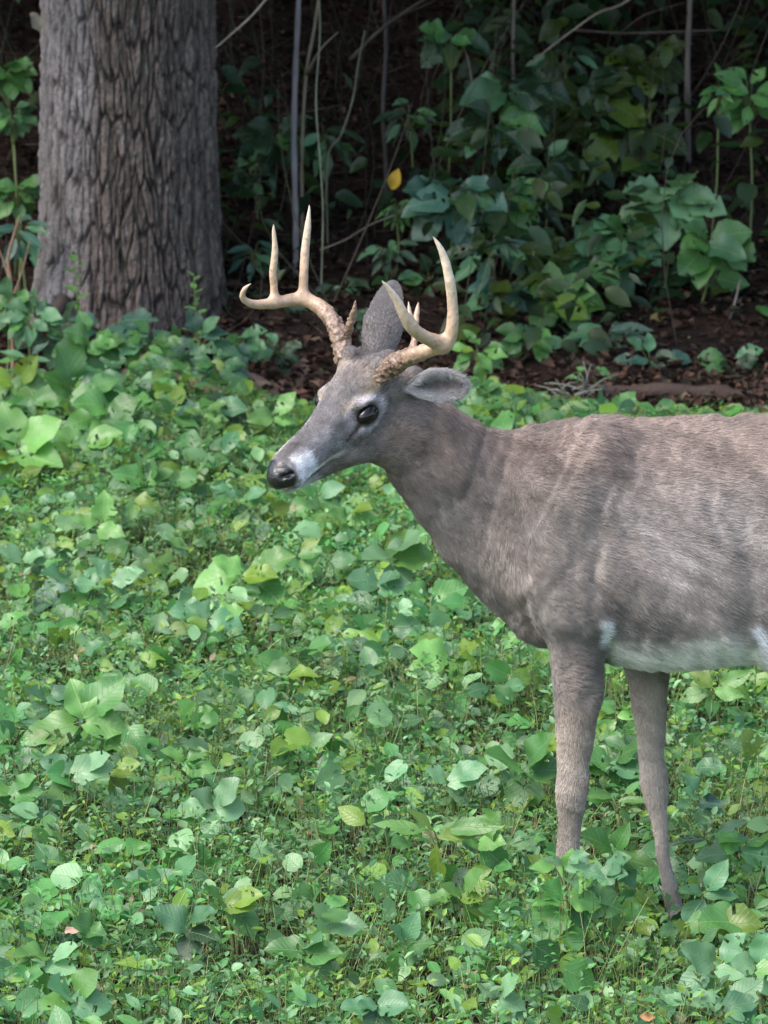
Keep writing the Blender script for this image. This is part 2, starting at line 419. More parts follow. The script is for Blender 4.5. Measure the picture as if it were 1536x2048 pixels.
def build_deer_field():
    x0 = U(520, 900, 8)[0]; xs = [x0]; x1 = U(2260, 900, 8)[0]
    xh = U(960, 900, 8)[0]
    while xs[-1] < x1: xs.append(xs[-1]+(.0026 if xs[-1] < xh else .0075))
    zb, zt = -.01, U(700, 640, 7.95)[2]; zh = U(0, 1010, 7.9)[2]; zs = [zb]
    while zs[-1] < zt: zs.append(zs[-1]+(.0026 if zs[-1] > zh else .0075))
    ys = [7.70]
    while ys[-1] < 8.36: ys.append(ys[-1]+(.0045 if ys[-1] < 8.14 else .0075))
    f = Field(np.array(xs), np.array(ys), np.array(zs))
    # ---- trunk of the body: px, top, bottom, half width
    T = np.array([(1000, 905, 1130, .06), (1040, 866, 1215, .110), (1085, 852, 1262, .145), (1140, 841, 1296, .168), (1210, 838, 1312, .185), (1300, 839, 1324, .203),
                  (1400, 835, 1324, .220), (1500, 831, 1314, .230), (1620, 828, 1292, .228), (1750, 826, 1262, .215),
                  (1900, 830, 1225, .195), (2030, 856, 1180, .165), (2120, 910, 1120, .115), (2160, 970, 1060, .06)])
    Xc = np.array([U(a, 1000, YC)[0] for a in T[:, 0]]); zt_ = np.array([U(a, b, YC)[2] for a, b in T[:, :2]]); zb_ = np.array([U(a, c, YC)[2] for a, c in T[:, [0, 2]]])
    sl, (X, Y, Z) = f.box((Xc[0], YC-.24, zb_.min()), (Xc[-1], YC+.24, zt_.max()))
    fx = f.x[sl[0]]; cc = catmull(np.stack([Xc, zt_, zb_, T[:, 3]], 1), 8)
    zt2 = np.interp(fx, cc[:, 0], cc[:, 1])[:, None, None]; zb2 = np.interp(fx, cc[:, 0], cc[:, 2])[:, None, None]; hw = np.interp(fx, cc[:, 0], cc[:, 3])[:, None, None]
    zc = (zt2+zb2)/2; hh = (zt2-zb2)/2; v = (Z-zc)/hh; u = (Y-YC)/(hw*(1-.22*np.clip(v, -1, 1)-.10*np.clip(v, 0, 1)**2))
    q = (np.abs(u)**2.15+np.abs(v)**2.15)**(1/2.15); end = np.maximum(np.maximum(Xc[0]-X, X-Xc[-1]), 0)
    f.add(sl, (q-1)*np.minimum(hh, hw)*.95+end, .05)
    # ---- neck
    N_ = [(796, 858, 80, 8.00, .70), (842, 880, 92, 8.02, .68), (880, 920, 104, 8.04, .70), (925, 960, 116, 8.06, .70), (985, 1003, 138, 8.07, .70), (1045, 1036, 160, 8.07, .72), (1115, 1070, 190, 8.07, .74)]
    f.chain(catmull(chain_px(N_), 5), k=.04, wide=(0, 1, 0))
    # brisket
    f.chain(catmull(chain_px([(960, 1075, 60, 8.07, .8), (1020, 1140, 72, 8.07, .8), (1085, 1210, 72, 8.07, .9)]), 4), k=.05, wide=(0, 1, 0))
    # ---- shoulder, arm and thigh muscles, both sides
    for Y, dx in ((7.925, 0), (8.215, 70)):
        f.chain(catmull(chain_px([(1185+dx*.3, 905, 50, Y+(.055 if Y < 8 else -.055)), (1140+dx*.5, 1010, 78, Y+(.035 if Y < 8 else -.035)), (1095+dx*.6, 1120, 82, Y+(.012 if Y < 8 else -.012)), (1140+dx, 1200, 66, Y)]), 4), k=.07)
    f.ellip(U(1205, 1165, 7.93), (.075, .05, .075), k=.05)
    # front legs
    near = [(1152, 1190, 70, 7.945, .8), (1150, 1250, 60, 7.945, .85), (1153, 1310, 52, 7.945, .85), (1154, 1380, 48, 7.945, .8), (1151, 1460, 40, 7.945, .8), (1147, 1525, 32, 7.945, .85), (1144, 1572, 32, 7.94, .95), (1142, 1602, 29.5, 7.94, .95), (1140, 1640, 25, 7.94, .9),
            (1137, 1700, 22, 7.94, .9), (1134, 1770, 20, 7.94, .9), (1132, 1825, 23, 7.94, 1), (1122, 1862, 19, 7.93, 1)]
    far = [(1275, 1210, 70, 8.19, .8), (1288, 1280, 55, 8.19, .85), (1296, 1340, 45, 8.19, .85), (1299, 1400, 39, 8.19, .8), (1302, 1460, 32, 8.19, .8), (1303, 1515, 28, 8.19, .85), (1307, 1558, 30, 8.19, .95), (1311, 1588, 27, 8.19, .95), (1315, 1625, 20, 8.19, .9),
           (1321, 1670, 17, 8.19, .9), (1329, 1730, 16, 8.19, .9), (1341, 1785, 17, 8.19, 1), (1352, 1826, 18, 8.19, 1), (1350, 1845, 15, 8.185, 1)]
    for L in (near, far): f.chain(catmull(chain_px(L), 4), k=.022, wide=(0, 1, 0))
    for px, py, Y in ((1110, 1892, 7.93), (1336, 1857, 8.18)):      # hooves, two toes each
        for s in (-1, 1):
            c = U(px, py, Y+s*.014); f.chain([[c[0]+.018, c[1], max(c[2], .012)+.02, .018], [c[0]-.03, c[1], .014, .011]], k=.008)
    # hind legs
    for Y, dx, sx in ((7.97, 0, 1), (8.18, 70, -1)):
        f.chain(catmull(chain_px([(1890+dx, 985, 130, Y+.02*sx), (1800+dx, 1090, 140, Y), (1700+dx, 1165, 118, Y-.015*sx), (1614+dx, 1225, 104, Y-.02*sx), (1630+dx, 1320, 82, Y-.01*sx), (1725+dx, 1400, 48, Y), (1830+dx, 1470, 34, Y)]), 4), k=.05)
        f.chain(catmull(chain_px([(1822+dx, 1462, 35, Y), (1826+dx, 1530, 25, Y), (1812+dx, 1640, 20, Y), (1800+dx, 1750, 19, Y), (1794+dx, 1812, 23, Y), (1782+dx, 1856, 18, Y)]), 4), k=.02)
        for s in (-1, 1):
            c = U(1775+dx, 1880, Y+s*.014); f.chain([[c[0]+.018, c[1], .03, .018], [c[0]-.03, c[1], .014, .011]], k=.008)
    f.chain(catmull(chain_px([(1530, 1190, 45, 7.93), (1590, 1215, 60, 7.94)]), 3), k=.05)   # flank fold
    f.chain(catmull(chain_px([(2130, 930, 34, YC), (2185, 990, 38, YC), (2205, 1080, 36, YC), (2200, 1170, 20, YC)]), 4), k=.03)
    # ---- head, in its own frame
    def H(rows, k=.015, wide=None, cut=False):
        rows = np.asarray(rows, float); o = rows.copy(); o[:, :3] = HW(rows[:, :3]); o[:, 3] *= HS
        f.chain(catmull(o, 4) if len(rows) > 2 else o, k=k, wide=None if wide is None else HM@np.array(wide, float), cut=cut)
    def E(c, r, k=.012, cut=False): f.ellip(HW(c), np.array(r)*HS, HM, k, cut)
    # face: centre x, y, z, half height, width/height
    H([(-.095, 0, .000, .058, .80), (-.045, 0, .006, .060, .86), (0, 0, -.006, .055, .90), (.04, 0, -.016, .046, .86), (.085, 0, -.027, .039, .84),
       (.13, 0, -.035, .037, .86), (.160, 0, -.041, .034, .90), (.180, 0, -.046, .0245, .98)], k=.02, wide=(0, 1, 0))
    for s in (-1, 1):
        H([(-.085, s*.028, -.050, .044), (-.052, s*.027, -.076, .034), (-.01, s*.022, -.074, .028), (.05, s*.015, -.066, .021)], k=.025)   # cheek
        E((.002, s*.040, .027), (.028, .011, .007), k=.012)                    # brow
        E((.012, s*.040, -.022), (.034, .012, .012), k=.014)                   # cheek bone under the eye
        E((.004, s*.062, .005), (.026, .014, .0178), k=.005, cut=True)         # socket
        H([(.026, s*.047, -.010, .0035), (.046, s*.043, -.020, .0025)], k=.006, cut=True)   # tear line
        E((.160, s*.019, -.050), (.024, .013, .014), k=.012)                   # upper lip
        E((.176, s*.0165, -.037), (.015, .010, .011), k=.010)                   # nostril wing
        H([(.193, s*.016, -.037, .0048), (.178, s*.0255, -.034, .0036)], k=.004, cut=True)     # nostril slit
        H([(.193, s*.012, -.062, .0025), (.165, s*.025, -.064, .0026), (.135, s*.031, -.061, .0025), (.105, s*.033, -.057, .002)], k=.004, cut=True)
        H([(-.040, s*.030, .040, .020), (-.050, s*.037, .068, .017)], k=.012)   # pedicle
        H([(-.085, s*.040, .018, .026), (-.102, s*.060, .026, .021)], k=.02)    # ear base
    E((.184, 0, -.045), (.013, .018, .015), k=.010)
    H([(-.05, 0, -.086, .024, 1.5), (.03, 0, -.081, .020, 1.2), (.10, 0, -.076, .016, 1.2), (.150, 0, -.075, .012, 1.2), (.168, 0, -.074, .010, 1.2)], k=.012, wide=(0, 1, 0))   # lower jaw
    E((-.03, 0, .040), (.05, .034, .026), k=.02)                                # forehead between the antlers
    return f

def deer_colour(P, seed=11):
    """coat colours by place on the animal (n,3) -> (n,3), plus hair length and stiffness"""
    L = HL(P); n = len(P)
    def pxm(px, Y=8.0): return U(px, 1000, Y)[0]
    n1 = fbm(P*np.array([9., 9, 9]), 21, 3); n2 = vnoise(P*np.array([22., 22, 50]), 31); st = vnoise(P@np.array([[60, 0, 14], [0, 40, 0], [-30, 0, 9.]]).T, 41)
    base = np.array([.205, .183, .168]); red = np.array([.228, .178, .155]); grey = np.array([.220, .203, .196])
    S2 = np.stack([P[:, 0]*.41+P[:, 2]*.91, P[:, 1]*.8, P[:, 0]*.91-P[:, 2]*.41], 1); sk = fbm(S2*np.array([58, 25, 11.]), 43, 2); sk2 = vnoise(S2*np.array([24, 14, 7.]), 47)
    zt = U(1300, 835, YC)[2]
    back = sstep(zt-.20, zt-.02, P[:, 2])[:, None]
    c = base*(1-back)+red*back
    mid = (sstep(pxm(1180), pxm(1320), P[:, 0])*(1-back[:, 0])*.7)[:, None]; c = c*(1-mid)+grey*mid
    c = c*(1+.14*n1+.06*n2+.46*sk+.24*sk2)[:, None]*(1+np.array([.06, 0, -.02])*n1[:, None])
    # slanting streaks make the coat darker and lighter in turn
    zbel = U(1400, 1262, 7.95)[2]+.010*np.sin(P[:, 0]*23)+.012*n1
    cream = np.array([.74, .76, .70])
    xr = P[:, 0]
    bel = (1-sstep(zbel-.036, zbel+.016, P[:, 2]+.012*n2))*sstep(pxm(1195), pxm(1240), xr)*sstep(U(0, 1345, 8.07)[2], U(0, 1322, 8.07)[2], P[:, 2])
    c = c*(1-bel[:, None])+cream*bel[:, None]
    ta = U(1502, 1238, 7.95); tb = U(1548, 1350, 7.95); tt = np.clip(((P[:, 0]-ta[0])*(tb[0]-ta[0])+(P[:, 2]-ta[2])*(tb[2]-ta[2]))/((tb[0]-ta[0])**2+(tb[2]-ta[2])**2), 0, 1)
    dl = np.hypot(P[:, 0]-ta[0]-tt*(tb[0]-ta[0]), P[:, 2]-ta[2]-tt*(tb[2]-ta[2])); we = (np.exp(-(dl/.012)**4)*(P[:, 1] < 8.02))[:, None]; c = c*(1-we)+np.array([.80, .82, .88])*we
    # pale inner sides and backs of the forelegs, white elbow streak
    el = np.exp(-((P[:, 0]-pxm(1204, 7.95))/.0125)**4)*sstep(U(0, 1298, 7.95)[2], U(0, 1268, 7.95)[2], P[:, 2])*(1-sstep(U(0, 1228, 7.95)[2], U(0, 1210, 7.95)[2], P[:, 2]))*(P[:, 1] < 7.98)
    c = c*(1-el[:, None])+np.array([.88, .90, .96])*el[:, None]
    leg = 1-sstep(.47, .55, P[:, 2])
    inner = leg*np.where(P[:, 1] < YC, sstep(7.95, 7.99, P[:, 1]), 1-sstep(8.14, 8.19, P[:, 1]))*.62
    c = c*(1-inner[:, None])+np.array([.36, .33, .31])*inner[:, None]
    lg = leg[:, None]*.85; c = c*(1-lg)+c*np.array([1.70, 1.60, 1.48])*lg
    hoof = 1-sstep(.035, .05, P[:, 2]); c = c*(1-hoof[:, None])+np.array([.02, .018, .016])*hoof[:, None]
    # head
    hm = sstep(-.15, -.03, L[:, 0]+.35*L[:, 2])*(L[:, 2] > -.17)*(np.abs(L[:, 1]) < .12)*(L[:, 2] < .12); hd = hm.astype(float)
    fn = vnoise(L*90, 51)*.5+vnoise(L*45, 52)*.5
    ay = np.abs(L[:, 1]); x, z = L[:, 0], L[:, 2]
    h = np.tile(np.array([.205, .190, .188]), (n, 1))
    def mix(col, m):
        nonlocal h; m = np.clip(m, 0, 1)[:, None]; h = h*(1-m)+np.array(col)*m
    mix((.215, .175, .145), np.exp(-((x+.035)/.035)**2-((z-.055)/.03)**2)*.9)                     # tan forehead
    mix((.085, .08, .085), sstep(.005, .05, x)*(1-sstep(.03, .05, ay))*sstep(-.03, .01, z)*.6)        # dark bridge
    mix((.30, .285, .30), sstep(.02, .08, x)*sstep(.012, .024, ay)*sstep(-.05, -.03, z)*.55)           # grey cheeks
    mix((.075, .065, .065), np.exp(-((x-.070)/.03)**2-((z+.022)/.012)**2)*.35)
    mix((.12, .10, .095), np.exp(-((x+.012)/.030)**2-(ay/.014)**2)*sstep(.02, .035, z)*.7)             # dark patch between the brows
    mix((.25, .195, .135), np.exp(-((z-.040+(x+.01)*.35)/.0065)**2)*sstep(-.055, -.035, x)*(1-sstep(.035, .055, x))*sstep(.015, .028, ay)*.85)   # tan streak from antler to brow
    mix((.085, .078, .085), np.exp(-((x-.050)/.024)**2-((z-.004)/.012)**2)*sstep(.008, .02, ay)*.75)    # slate patch before the eye
    mix((.36, .34, .36), np.exp(-((x-.085)/.022)**2-((z+.030)/.009)**2)*(.5+.5*fn)*.6)
    mix((.10, .088, .085), np.exp(-((x-.098)/.02)**2-((z+.045)/.006)**2)*.5)
    mix((.15, .120, .105), np.exp(-((x+.045)/.03)**2-((z+.015)/.03)**2)*.5)                           # brown cheek behind the eye
    e = np.sqrt(((x-.004)/1.38)**2+((z-.005)/1.0)**2)
    mix((.54, .50, .53), np.exp(-((e-.0265)/.0065)**2)*sstep(.02, .035, ay)*(.42+.48*sstep(-.006, .012, z)*(1-sstep(.012, .03, x)))*(1-.5*(L[:, 1] < 0)))                        # pale eye ring
    mix((.035, .028, .028), np.exp(-(e/.0195)**6)*sstep(.03, .04, ay))                             # eyelid
    mix((.04, .034, .036), np.exp(-((z+.008+(x-.02)*.60)/.0040)**2)*sstep(.015, .025, x)*(1-sstep(.050, .060, x))*sstep(.02, .03, ay))
    mix((.32, .30, .31), np.exp(-((x-.032)/.015)**2-((z+.034)/.010)**2)*sstep(.02, .03, ay)*.8)
    mix((.19, .158, .142), (1-sstep(-.045, -.03, z))*(1-sstep(.07, .12, x)))
    mix((.76, .73, .78), sstep(.119, .134, x-.25*(z+.03))*(1-sstep(.166, .172, x))*sstep(.009, .016, ay)*sstep(-.062, -.054, z)*(1-sstep(-.016, .002, z))*.95)  # white muzzle band
    mix((.68, .65, .63), np.exp(-((z+.058-(.15-x)*.10)/.0055)**2)*sstep(.03, .10, x)*.9)
    mix((.05, .045, .045), np.exp(-((z+.0685-(.15-x)*.06)/.0035)**2)*sstep(.09, .12, x)*.9)              # pale lip line
    mix((.60, .57, .55), (1-sstep(-.072, -.064, z))*sstep(.10, .14, x))                           # chin
    mix((.055, .047, .046), sstep(.118, .150, x)*sstep(-.014, -.006, z)*.5)
    h = h*(1+.55*fn+.16*st+.25*vnoise(L*140, 57))[:, None]
    nose = sstep(.168, .176, x-.25*np.clip(-.03-z, 0, .03))*sstep(-.068, -.060, z)*sstep(-.140, -.133, z+(-.14))*0 + sstep(.169, .175, x+.25*np.clip(z+.035, -.02, 0)-.45*np.clip(z+.034, 0, .03))*sstep(-.064, -.057, z)
    nose = np.clip(nose, 0, 1); h = h*(1-nose[:, None])+np.array([.018, .017, .019])*nose[:, None]
    c = c*(1-hd[:, None])+h*hd[:, None]
    return np.clip(c, .005, .9), hd, nose, leg, hoof, bel

def build_deer():
    f = build_deer_field(); V, Q = f.mesh()
    for it in range(2):                                                     # light smoothing of the voxel steps
        A = np.zeros_like(V); cnt = np.zeros(len(V))
        for a, b in ((0, 1), (1, 2), (2, 3), (3, 0)):
            for i, j in ((a, b), (b, a)):
                for k in range(3): A[:, k] += np.bincount(Q[:, i], V[Q[:, j], k], len(V))
                cnt += np.bincount(Q[:, i], minlength=len(V))
        hdm = sstep(-.14, -.08, HL(V)[:, 0])[:, None]
        V = V+(A/np.maximum(cnt, 1)[:, None]-V)*(.7-.45*hdm)
    Nn = vnormals(V, Q)
    col, hd, nose, leg, hoof, bel = deer_colour(V)
    # muscle, rib and skin relief
    W = V@np.array([[1, 0, .35], [0, 1, 0], [-.35, 0, 1.]]).T
    rel = .007*fbm(W*np.array([16, 6, 5]), 61, 3)*(1-leg*.6)+.0022*vnoise(W*np.array([60, 30, 18]), 71)
    def dent(px, py, Y, wx, wz, slope, amp):
        c = U(px, py, Y); dx = V[:, 0]-c[0]; dz = V[:, 2]-c[2]; dx = dx-slope*dz
        return -amp*np.exp(-(dx/wx)**2-(dz/wz)**2)*(V[:, 1] < YC)
    for a in ((1035, 1060, 7.95, .010, .09, -.25, .016), (1090, 1000, 7.9, .012, .10, .55, .009), (1135, 960, 7.9, .012, .09, .6, .008), (1225, 1195, 7.9, .012, .055, -.9, .016),
              (1190, 1120, 7.9, .012, .06, .1, .007), (1045, 1190, 7.95, .010, .07, -.3, .012), (1260, 1060, 7.9, .03, .12, .1, .003), (1340, 1080, 7.9, .03, .11, .05, .002),
              (1420, 1090, 7.9, .03, .11, .05, .003), (1495, 1120, 7.9, .02, .12, -.1, .010), (1000, 960, 7.97, .012, .10, .3, .007), (960, 900, 7.97, .010, .06, .35, .005)):
        rel = rel+dent(*a)*.75
    F2 = np.stack([V[:, 0]*.88-V[:, 2]*.47, V[:, 1]*.6, V[:, 0]*.47+V[:, 2]*.88], 1); wob = .35*vnoise(V*7, 75)
    rg = 1-np.abs(vnoise(F2*np.array([27, 8, 4.5])+wob[:, None], 73))*2; rg2 = 1-np.abs(vnoise(F2*np.array([60, 14, 9])+wob[:, None], 74))*2
    x_a, x_b, x_c = U(930, 1000, 8)[0], U(1020, 1000, 8)[0], U(1330, 1000, 8)[0]
    fm = sstep(x_a, x_b, V[:, 0])*(1-.65*sstep(x_c-.12, x_c, V[:, 0]))*(1-leg)
    rel = rel+fm*(.0014*rg+.0011*rg2)
    V = V+Nn*(rel*(1-hd)*(1-hoof))[:, None]
    Nn = vnormals(V, Q)
    base = np.array([U(1300, 1800, YC)[0], YC, 0.0])
    me = make_mesh('deer', V-base, Q, mat=None, col=col*.8, extra={'wet': nose})
    m = M_HIDE; t = m.node_tree; b = [n for n in t.nodes if n.type == 'BSDF_PRINCIPLED'][0]
    wa = N(t, 'ShaderNodeAttribute', attribute_name='wet'); mr = N(t, 'ShaderNodeMapRange'); t.links.new(wa.outputs['Fac'], mr.inputs[0]); mr.inputs[3].default_value = .9; mr.inputs[4].default_value = .28
    t.links.new(mr.outputs[0], b.inputs['Roughness']); mr2 = N(t, 'ShaderNodeMapRange'); t.links.new(wa.outputs['Fac'], mr2.inputs[0]); mr2.inputs[3].default_value = .15; mr2.inputs[4].default_value = .6
    t.links.new(mr2.outputs[0], b.inputs['Specular IOR Level'])
    me.materials.append(m)
    deer = mesh_obj('deer', me, loc=base)
    tag(deer, 'grey-brown antlered buck standing in the green plants, head turned to the left', 'deer')

    # ---- coat: real short hairs lying along the body
    fur_m, t, b, out = mat_new('deer_hair'); at = N(t, 'ShaderNodeAttribute', attribute_name='hair_tint')
    t.links.new(at.outputs['Color'], b.inputs['Base Color']); b.inputs['Roughness'].default_value = .55; b.inputs['Specular IOR Level'].default_value = .35
    tri = np.concatenate([Q[:, [0, 1, 2]], Q[:, [0, 2, 3]]]); A = V[tri]
    ar = np.linalg.norm(np.cross(A[:, 1]-A[:, 0], A[:, 2]-A[:, 0]), axis=1)/2
    cen = A.mean(1); hc = sstep(-.14, -.08, HL(cen)[:, 0]); vis = np.where((cen[:, 0] > 1.05), .35, 1.0)
    wgt = ar*(1+3.0*hc)*vis; wgt /= wgt.sum(); NH = 360000
    ti = rng.choice(len(tri), NH, p=wgt); r1 = np.sqrt(rng.random(NH)); r2 = rng.random(NH)
    bw = np.stack([1-r1, r1*(1-r2), r1*r2], 1); P = (V[tri[ti]]*bw[:, :, None]).sum(1); nn = (Nn[tri[ti]]*bw[:, :, None]).sum(1); nn /= np.linalg.norm(nn, axis=1)[:, None]+1e-9
    c, hd, nose, leg, hoof, bel = deer_colour(P)
    L = HL(P); keep = (nose < .25) & (hoof < .4) & ~((np.abs(L[:, 1]) > .035) & (((L[:, 0]-.004)/.027)**2+((L[:, 2]-.005)/.019)**2 < 1))
    keep &= ~((P[:, 2] < .2) & (rng.random(NH) < .4))
    P, nn, c, hd, leg, bel, L = [a[keep] for a in (P, nn, c, hd, leg, bel, L)]; n = len(P)
    flow = np.tile(np.array([1., 0, -.45]), (n, 1))
    nk = (1-sstep(U(1000, 0, 8)[0], U(1120, 0, 8)[0], P[:, 0]))[:, None]; flow = flow*(1-nk)+np.array([.75, 0, -.75])*nk
    flow = flow*(1-leg[:, None])+np.array([.1, 0, -1.])*leg[:, None]
    hfl = -HM[:, 0]*1.0+HM[:, 2]*.0; flow = flow*(1-hd[:, None])+hfl*hd[:, None]
    sw = fbm(P*np.array([7., 7, 7]), 81, 2); flow[:, 2] += .55*sw*(1-leg)*(1-hd); flow += rng.normal(size=(n, 3))*(.16+.10*hd[:, None])
    flow -= nn*(flow*nn).sum(1)[:, None]; flow /= np.linalg.norm(flow, axis=1)[:, None]+1e-9
    ln = (.017*(1-leg)+.010*leg)*(1-hd)+hd*(.0060+.004*sstep(.02, -.08, L[:, 0])*0+.005*sstep(.0, .09, -L[:, 0])); ln = ln*(1+.35*bel)*rng.uniform(.6, 1.3, n)
    lift = np.where(hd > .5, .30, .26)+rng.uniform(-.08, .12, n)
    K = 4; pts = np.zeros((n, K, 3))
    for k in range(K):
        s = k/(K-1); pts[:, k] = P-nn*.001+flow*(ln*s*np.cos(lift))[:, None]+nn*(ln*(s-.45*s*s)*np.sin(lift)*1.25)[:, None]
    cu = bpy.data.hair_curves.new('coat'); cu.add_curves([K]*n)
    cu.attributes['position'].data.foreach_set('vector', (pts-base).astype(np.float32).ravel())
    ra = cu.attributes.get('radius') or cu.attributes.new('radius', 'FLOAT', 'POINT')
    rr = np.outer(np.where(hd > .5, .00042, .00045), [1, .9, .65, .12]).astype(np.float32); ra.data.foreach_set('value', rr.ravel())
    ca = cu.attributes.new('hair_tint', 'FLOAT_COLOR', 'CURVE'); cc = np.ones((n, 4), np.float32)
    cl = vnoise(P*np.array([140., 90, 90]), 91); cc[:, :3] = np.clip(c*(1+.20*cl+rng.normal(size=n)*(.13+.14*hd))[:, None], .01, .9); ca.data.foreach_set('color', cc.ravel())
    cu.materials.append(fur_m); co = bpy.data.objects.new('coat', cu); link(co, deer); tag(co, 'short grey-brown hair', None, None, 'stuff')

    # ---- eyes
    em, t, b, out = mat_new('eye_dark'); b.inputs['Base Color'].default_value = (.007, .005, .006, 1); b.inputs['Roughness'].default_value = .10; b.inputs['Specular IOR Level'].default_value = .45
    for s in (1, -1):
        u = np.linspace(0, math.pi, 15); v = np.linspace(0, 2*math.pi, 24, endpoint=False); vv = [[0, 0, 1]]
        for a in u[1:-1]: vv += [[math.sin(a)*math.cos(q), math.sin(a)*math.sin(q), math.cos(a)] for q in v]
        vv += [[0, 0, -1]]; vv = np.array(vv)*np.array([.0235, .0150, .0165]); qs = []; ts = []
        for i in range(12):
            for j in range(24): qs.append([1+i*24+j, 1+(i+1)*24+j, 1+(i+1)*24+(j+1) % 24, 1+i*24+(j+1) % 24])
        for j in range(24): ts += [[0, 1+j, 1+(j+1) % 24], [len(vv)-1, 1+12*24+(j+1) % 24, 1+12*24+j]]
        c = HW((.004, s*.0495, .004)); me = make_mesh('eye', HS*(vv@HM.T), qs, ts, em); mesh_obj('eye', me, deer, c-base)

    # ---- ears: cupped blades with a thick edge
    ear_m = tint_material('ear_skin', .85, .2, .001, 200)
    def ear(pb, pt, facing, width, front_pale, name='ear', curve=(0, 0, 0), cup=.55, pr=(.34, .42, .76, 1., 1., .82, .54, .10), rollw=1.9):
        nu, nv = 26, 17; A = pb; B = pt; ax = B-A; Ln = np.linalg.norm(ax); ax = ax/Ln; fz = facing-ax*np.dot(facing, ax); fz /= np.linalg.norm(fz); sd_ = np.cross(fz, ax)
        us = np.linspace(0, 1, nu); prof = np.interp(us, [0, .08, .25, .5, .7, .85, .95, 1], list(pr))*width
        G = np.zeros((nu, nv, 3))
        for i, u in enumerate(us):
            wrap = rollw*(1-sstep(0, .55, u))+cup
            for j in range(nv):
                s = -1+2*j/(nv-1); ang = s*wrap; rad = prof[i]/(wrap if wrap > .6 else .6)
                yy = math.sin(min(max(ang, -2.6), 2.6))*rad*(1.0 if wrap < 1.5 else .9); zz = (1-math.cos(ang))*rad
                G[i, j] = A+ax*(u*Ln)+sd_*yy+fz*(zz-.018*math.sin(u*math.pi)+.0*s)+np.array(curve)*math.sin(u*math.pi)
        th = .0028; du = np.gradient(G, axis=0); dv = np.gradient(G, axis=1); nn = np.cross(du, dv); nn /= np.linalg.norm(nn, axis=2)[..., None]+1e-12
        if (nn[nu//2, nv//2]@fz) < 0: nn = -nn
        Fr = G+nn*th; Bk = G-nn*th*(.5)
        Vv = np.concatenate([Fr.reshape(-1, 3), Bk.reshape(-1, 3)]); M = nu*nv; q = []
        for i in range(nu-1):
            for j in range(nv-1):
                a = i*nv+j; q.append([a, a+1, a+nv+1, a+nv]); q.append([M+a, M+a+nv, M+a+nv+1, M+a+1])
        ring = [i*nv for i in range(nu)]+[(nu-1)*nv+j for j in range(1, nv)]+[i*nv+nv-1 for i in range(nu-2, -1, -1)]
        for a, b2 in zip(ring[:-1], ring[1:]): q.append([a, b2, M+b2, M+a])
        uu = np.repeat(us, nv); ss = np.tile(np.abs(np.linspace(-1, 1, nv)), nu)
        cf = np.array([.20, .19, .20])*(1-np.exp(-((uu-.35)/.3)**2)*.0)[:, None]; pale = (front_pale*np.clip(ss*1.5-.25, 0, 1)*(1-uu*.75))[:, None]
        cf = cf*(1-pale)+np.array([.80, .80, .83])*pale; dk = (np.exp(-(ss/.45)**2)*.55*sstep(.3, .6, uu))[:, None]; cf = cf*(1-dk)+np.array([.10, .085, .09])*dk
        edge = sstep(.80, 1.0, ss)[:, None]*.5; cf = cf*(1-edge)+np.array([.10, .09, .09])*edge
        cb = np.tile(np.array([.175, .160, .160]), (M, 1))
        cc = np.concatenate([cf, cb]); cc = cc*(1+.18*vnoise(Vv*160, 17)+.1*vnoise(Vv*60, 18))[:, None]
        o = mesh_obj(name, make_mesh(name, Vv-base, q, mat=ear_m, col=cc), deer)
        # hair on both faces
        k = 22000; ii = rng.integers(0, nu-1, k); jj = rng.integers(0, nv-1, k); a_, b_ = rng.random(k), rng.random(k); sf = rng.random(k) < .5
        def bil(Gd): return (Gd[ii, jj].T*(1-a_)*(1-b_)+Gd[ii+1, jj].T*a_*(1-b_)+Gd[ii, jj+1].T*(1-a_)*b_+Gd[ii+1, jj+1].T*a_*b_).T
        root = np.where(sf[:, None], bil(Fr), bil(Bk)); nr = bil(nn)*np.where(sf, 1, -1)[:, None]
        col3 = cc[:M].reshape(nu, nv, 3); colb = cc[M:].reshape(nu, nv, 3); c0 = np.where(sf[:, None], bil(col3), bil(colb))
        paleh = c0.mean(1) > .30; ln = np.where(paleh & sf, .014, .005)*rng.uniform(.6, 1.3, k)
        d = ax[None]+rng.normal(size=(k, 3))*.25+nr*np.where(paleh & sf, .35, .2)[:, None]; d /= np.linalg.norm(d, axis=1)[:, None]
        pp = np.stack([root, root+d*(ln*.5)[:, None], root+d*ln[:, None]-nr*(ln*.1)[:, None]], 1)
        cu = bpy.data.hair_curves.new('ear_hair'); cu.add_curves([3]*k); cu.attributes['position'].data.foreach_set('vector', (pp-base).astype(np.float32).ravel())
        ra = cu.attributes.get('radius') or cu.attributes.new('radius', 'FLOAT', 'POINT'); ra.data.foreach_set('value', np.tile(np.array([.0004, .00035, .0001], np.float32), k))
        ca = cu.attributes.new('hair_tint', 'FLOAT_COLOR', 'CURVE'); c4 = np.ones((k, 4), np.float32); c4[:, :3] = np.clip(c0*rng.uniform(.75, 1.3, k)[:, None], .01, .9); ca.data.foreach_set('color', c4.ravel())
        cu.materials.append(fur_m); h = bpy.data.objects.new('ear_hair', cu); link(h, o); tag(h, None, None, None, 'stuff')
        return o
    e1 = ear(U(796, 776, 7.965), U(934, 770, 7.90), np.array([-.25, -1., -.10]), .036, 1.0)
    e1['label'] = 'near ear held out level with pale hair inside'
    e2 = ear(U(752, 712, 8.03), U(787, 566, 8.08), np.array([.15, 1., .05]), .040, .2, pr=(.85, .92, 1., .97, .80, .60, .40, .10), rollw=.7)
    e2['label'] = 'far ear held upright, grey back showing'

    # ---- antlers
    am, t, b, out = mat_new('antler_bone'); at = N(t, 'ShaderNodeAttribute', attribute_name='tint')
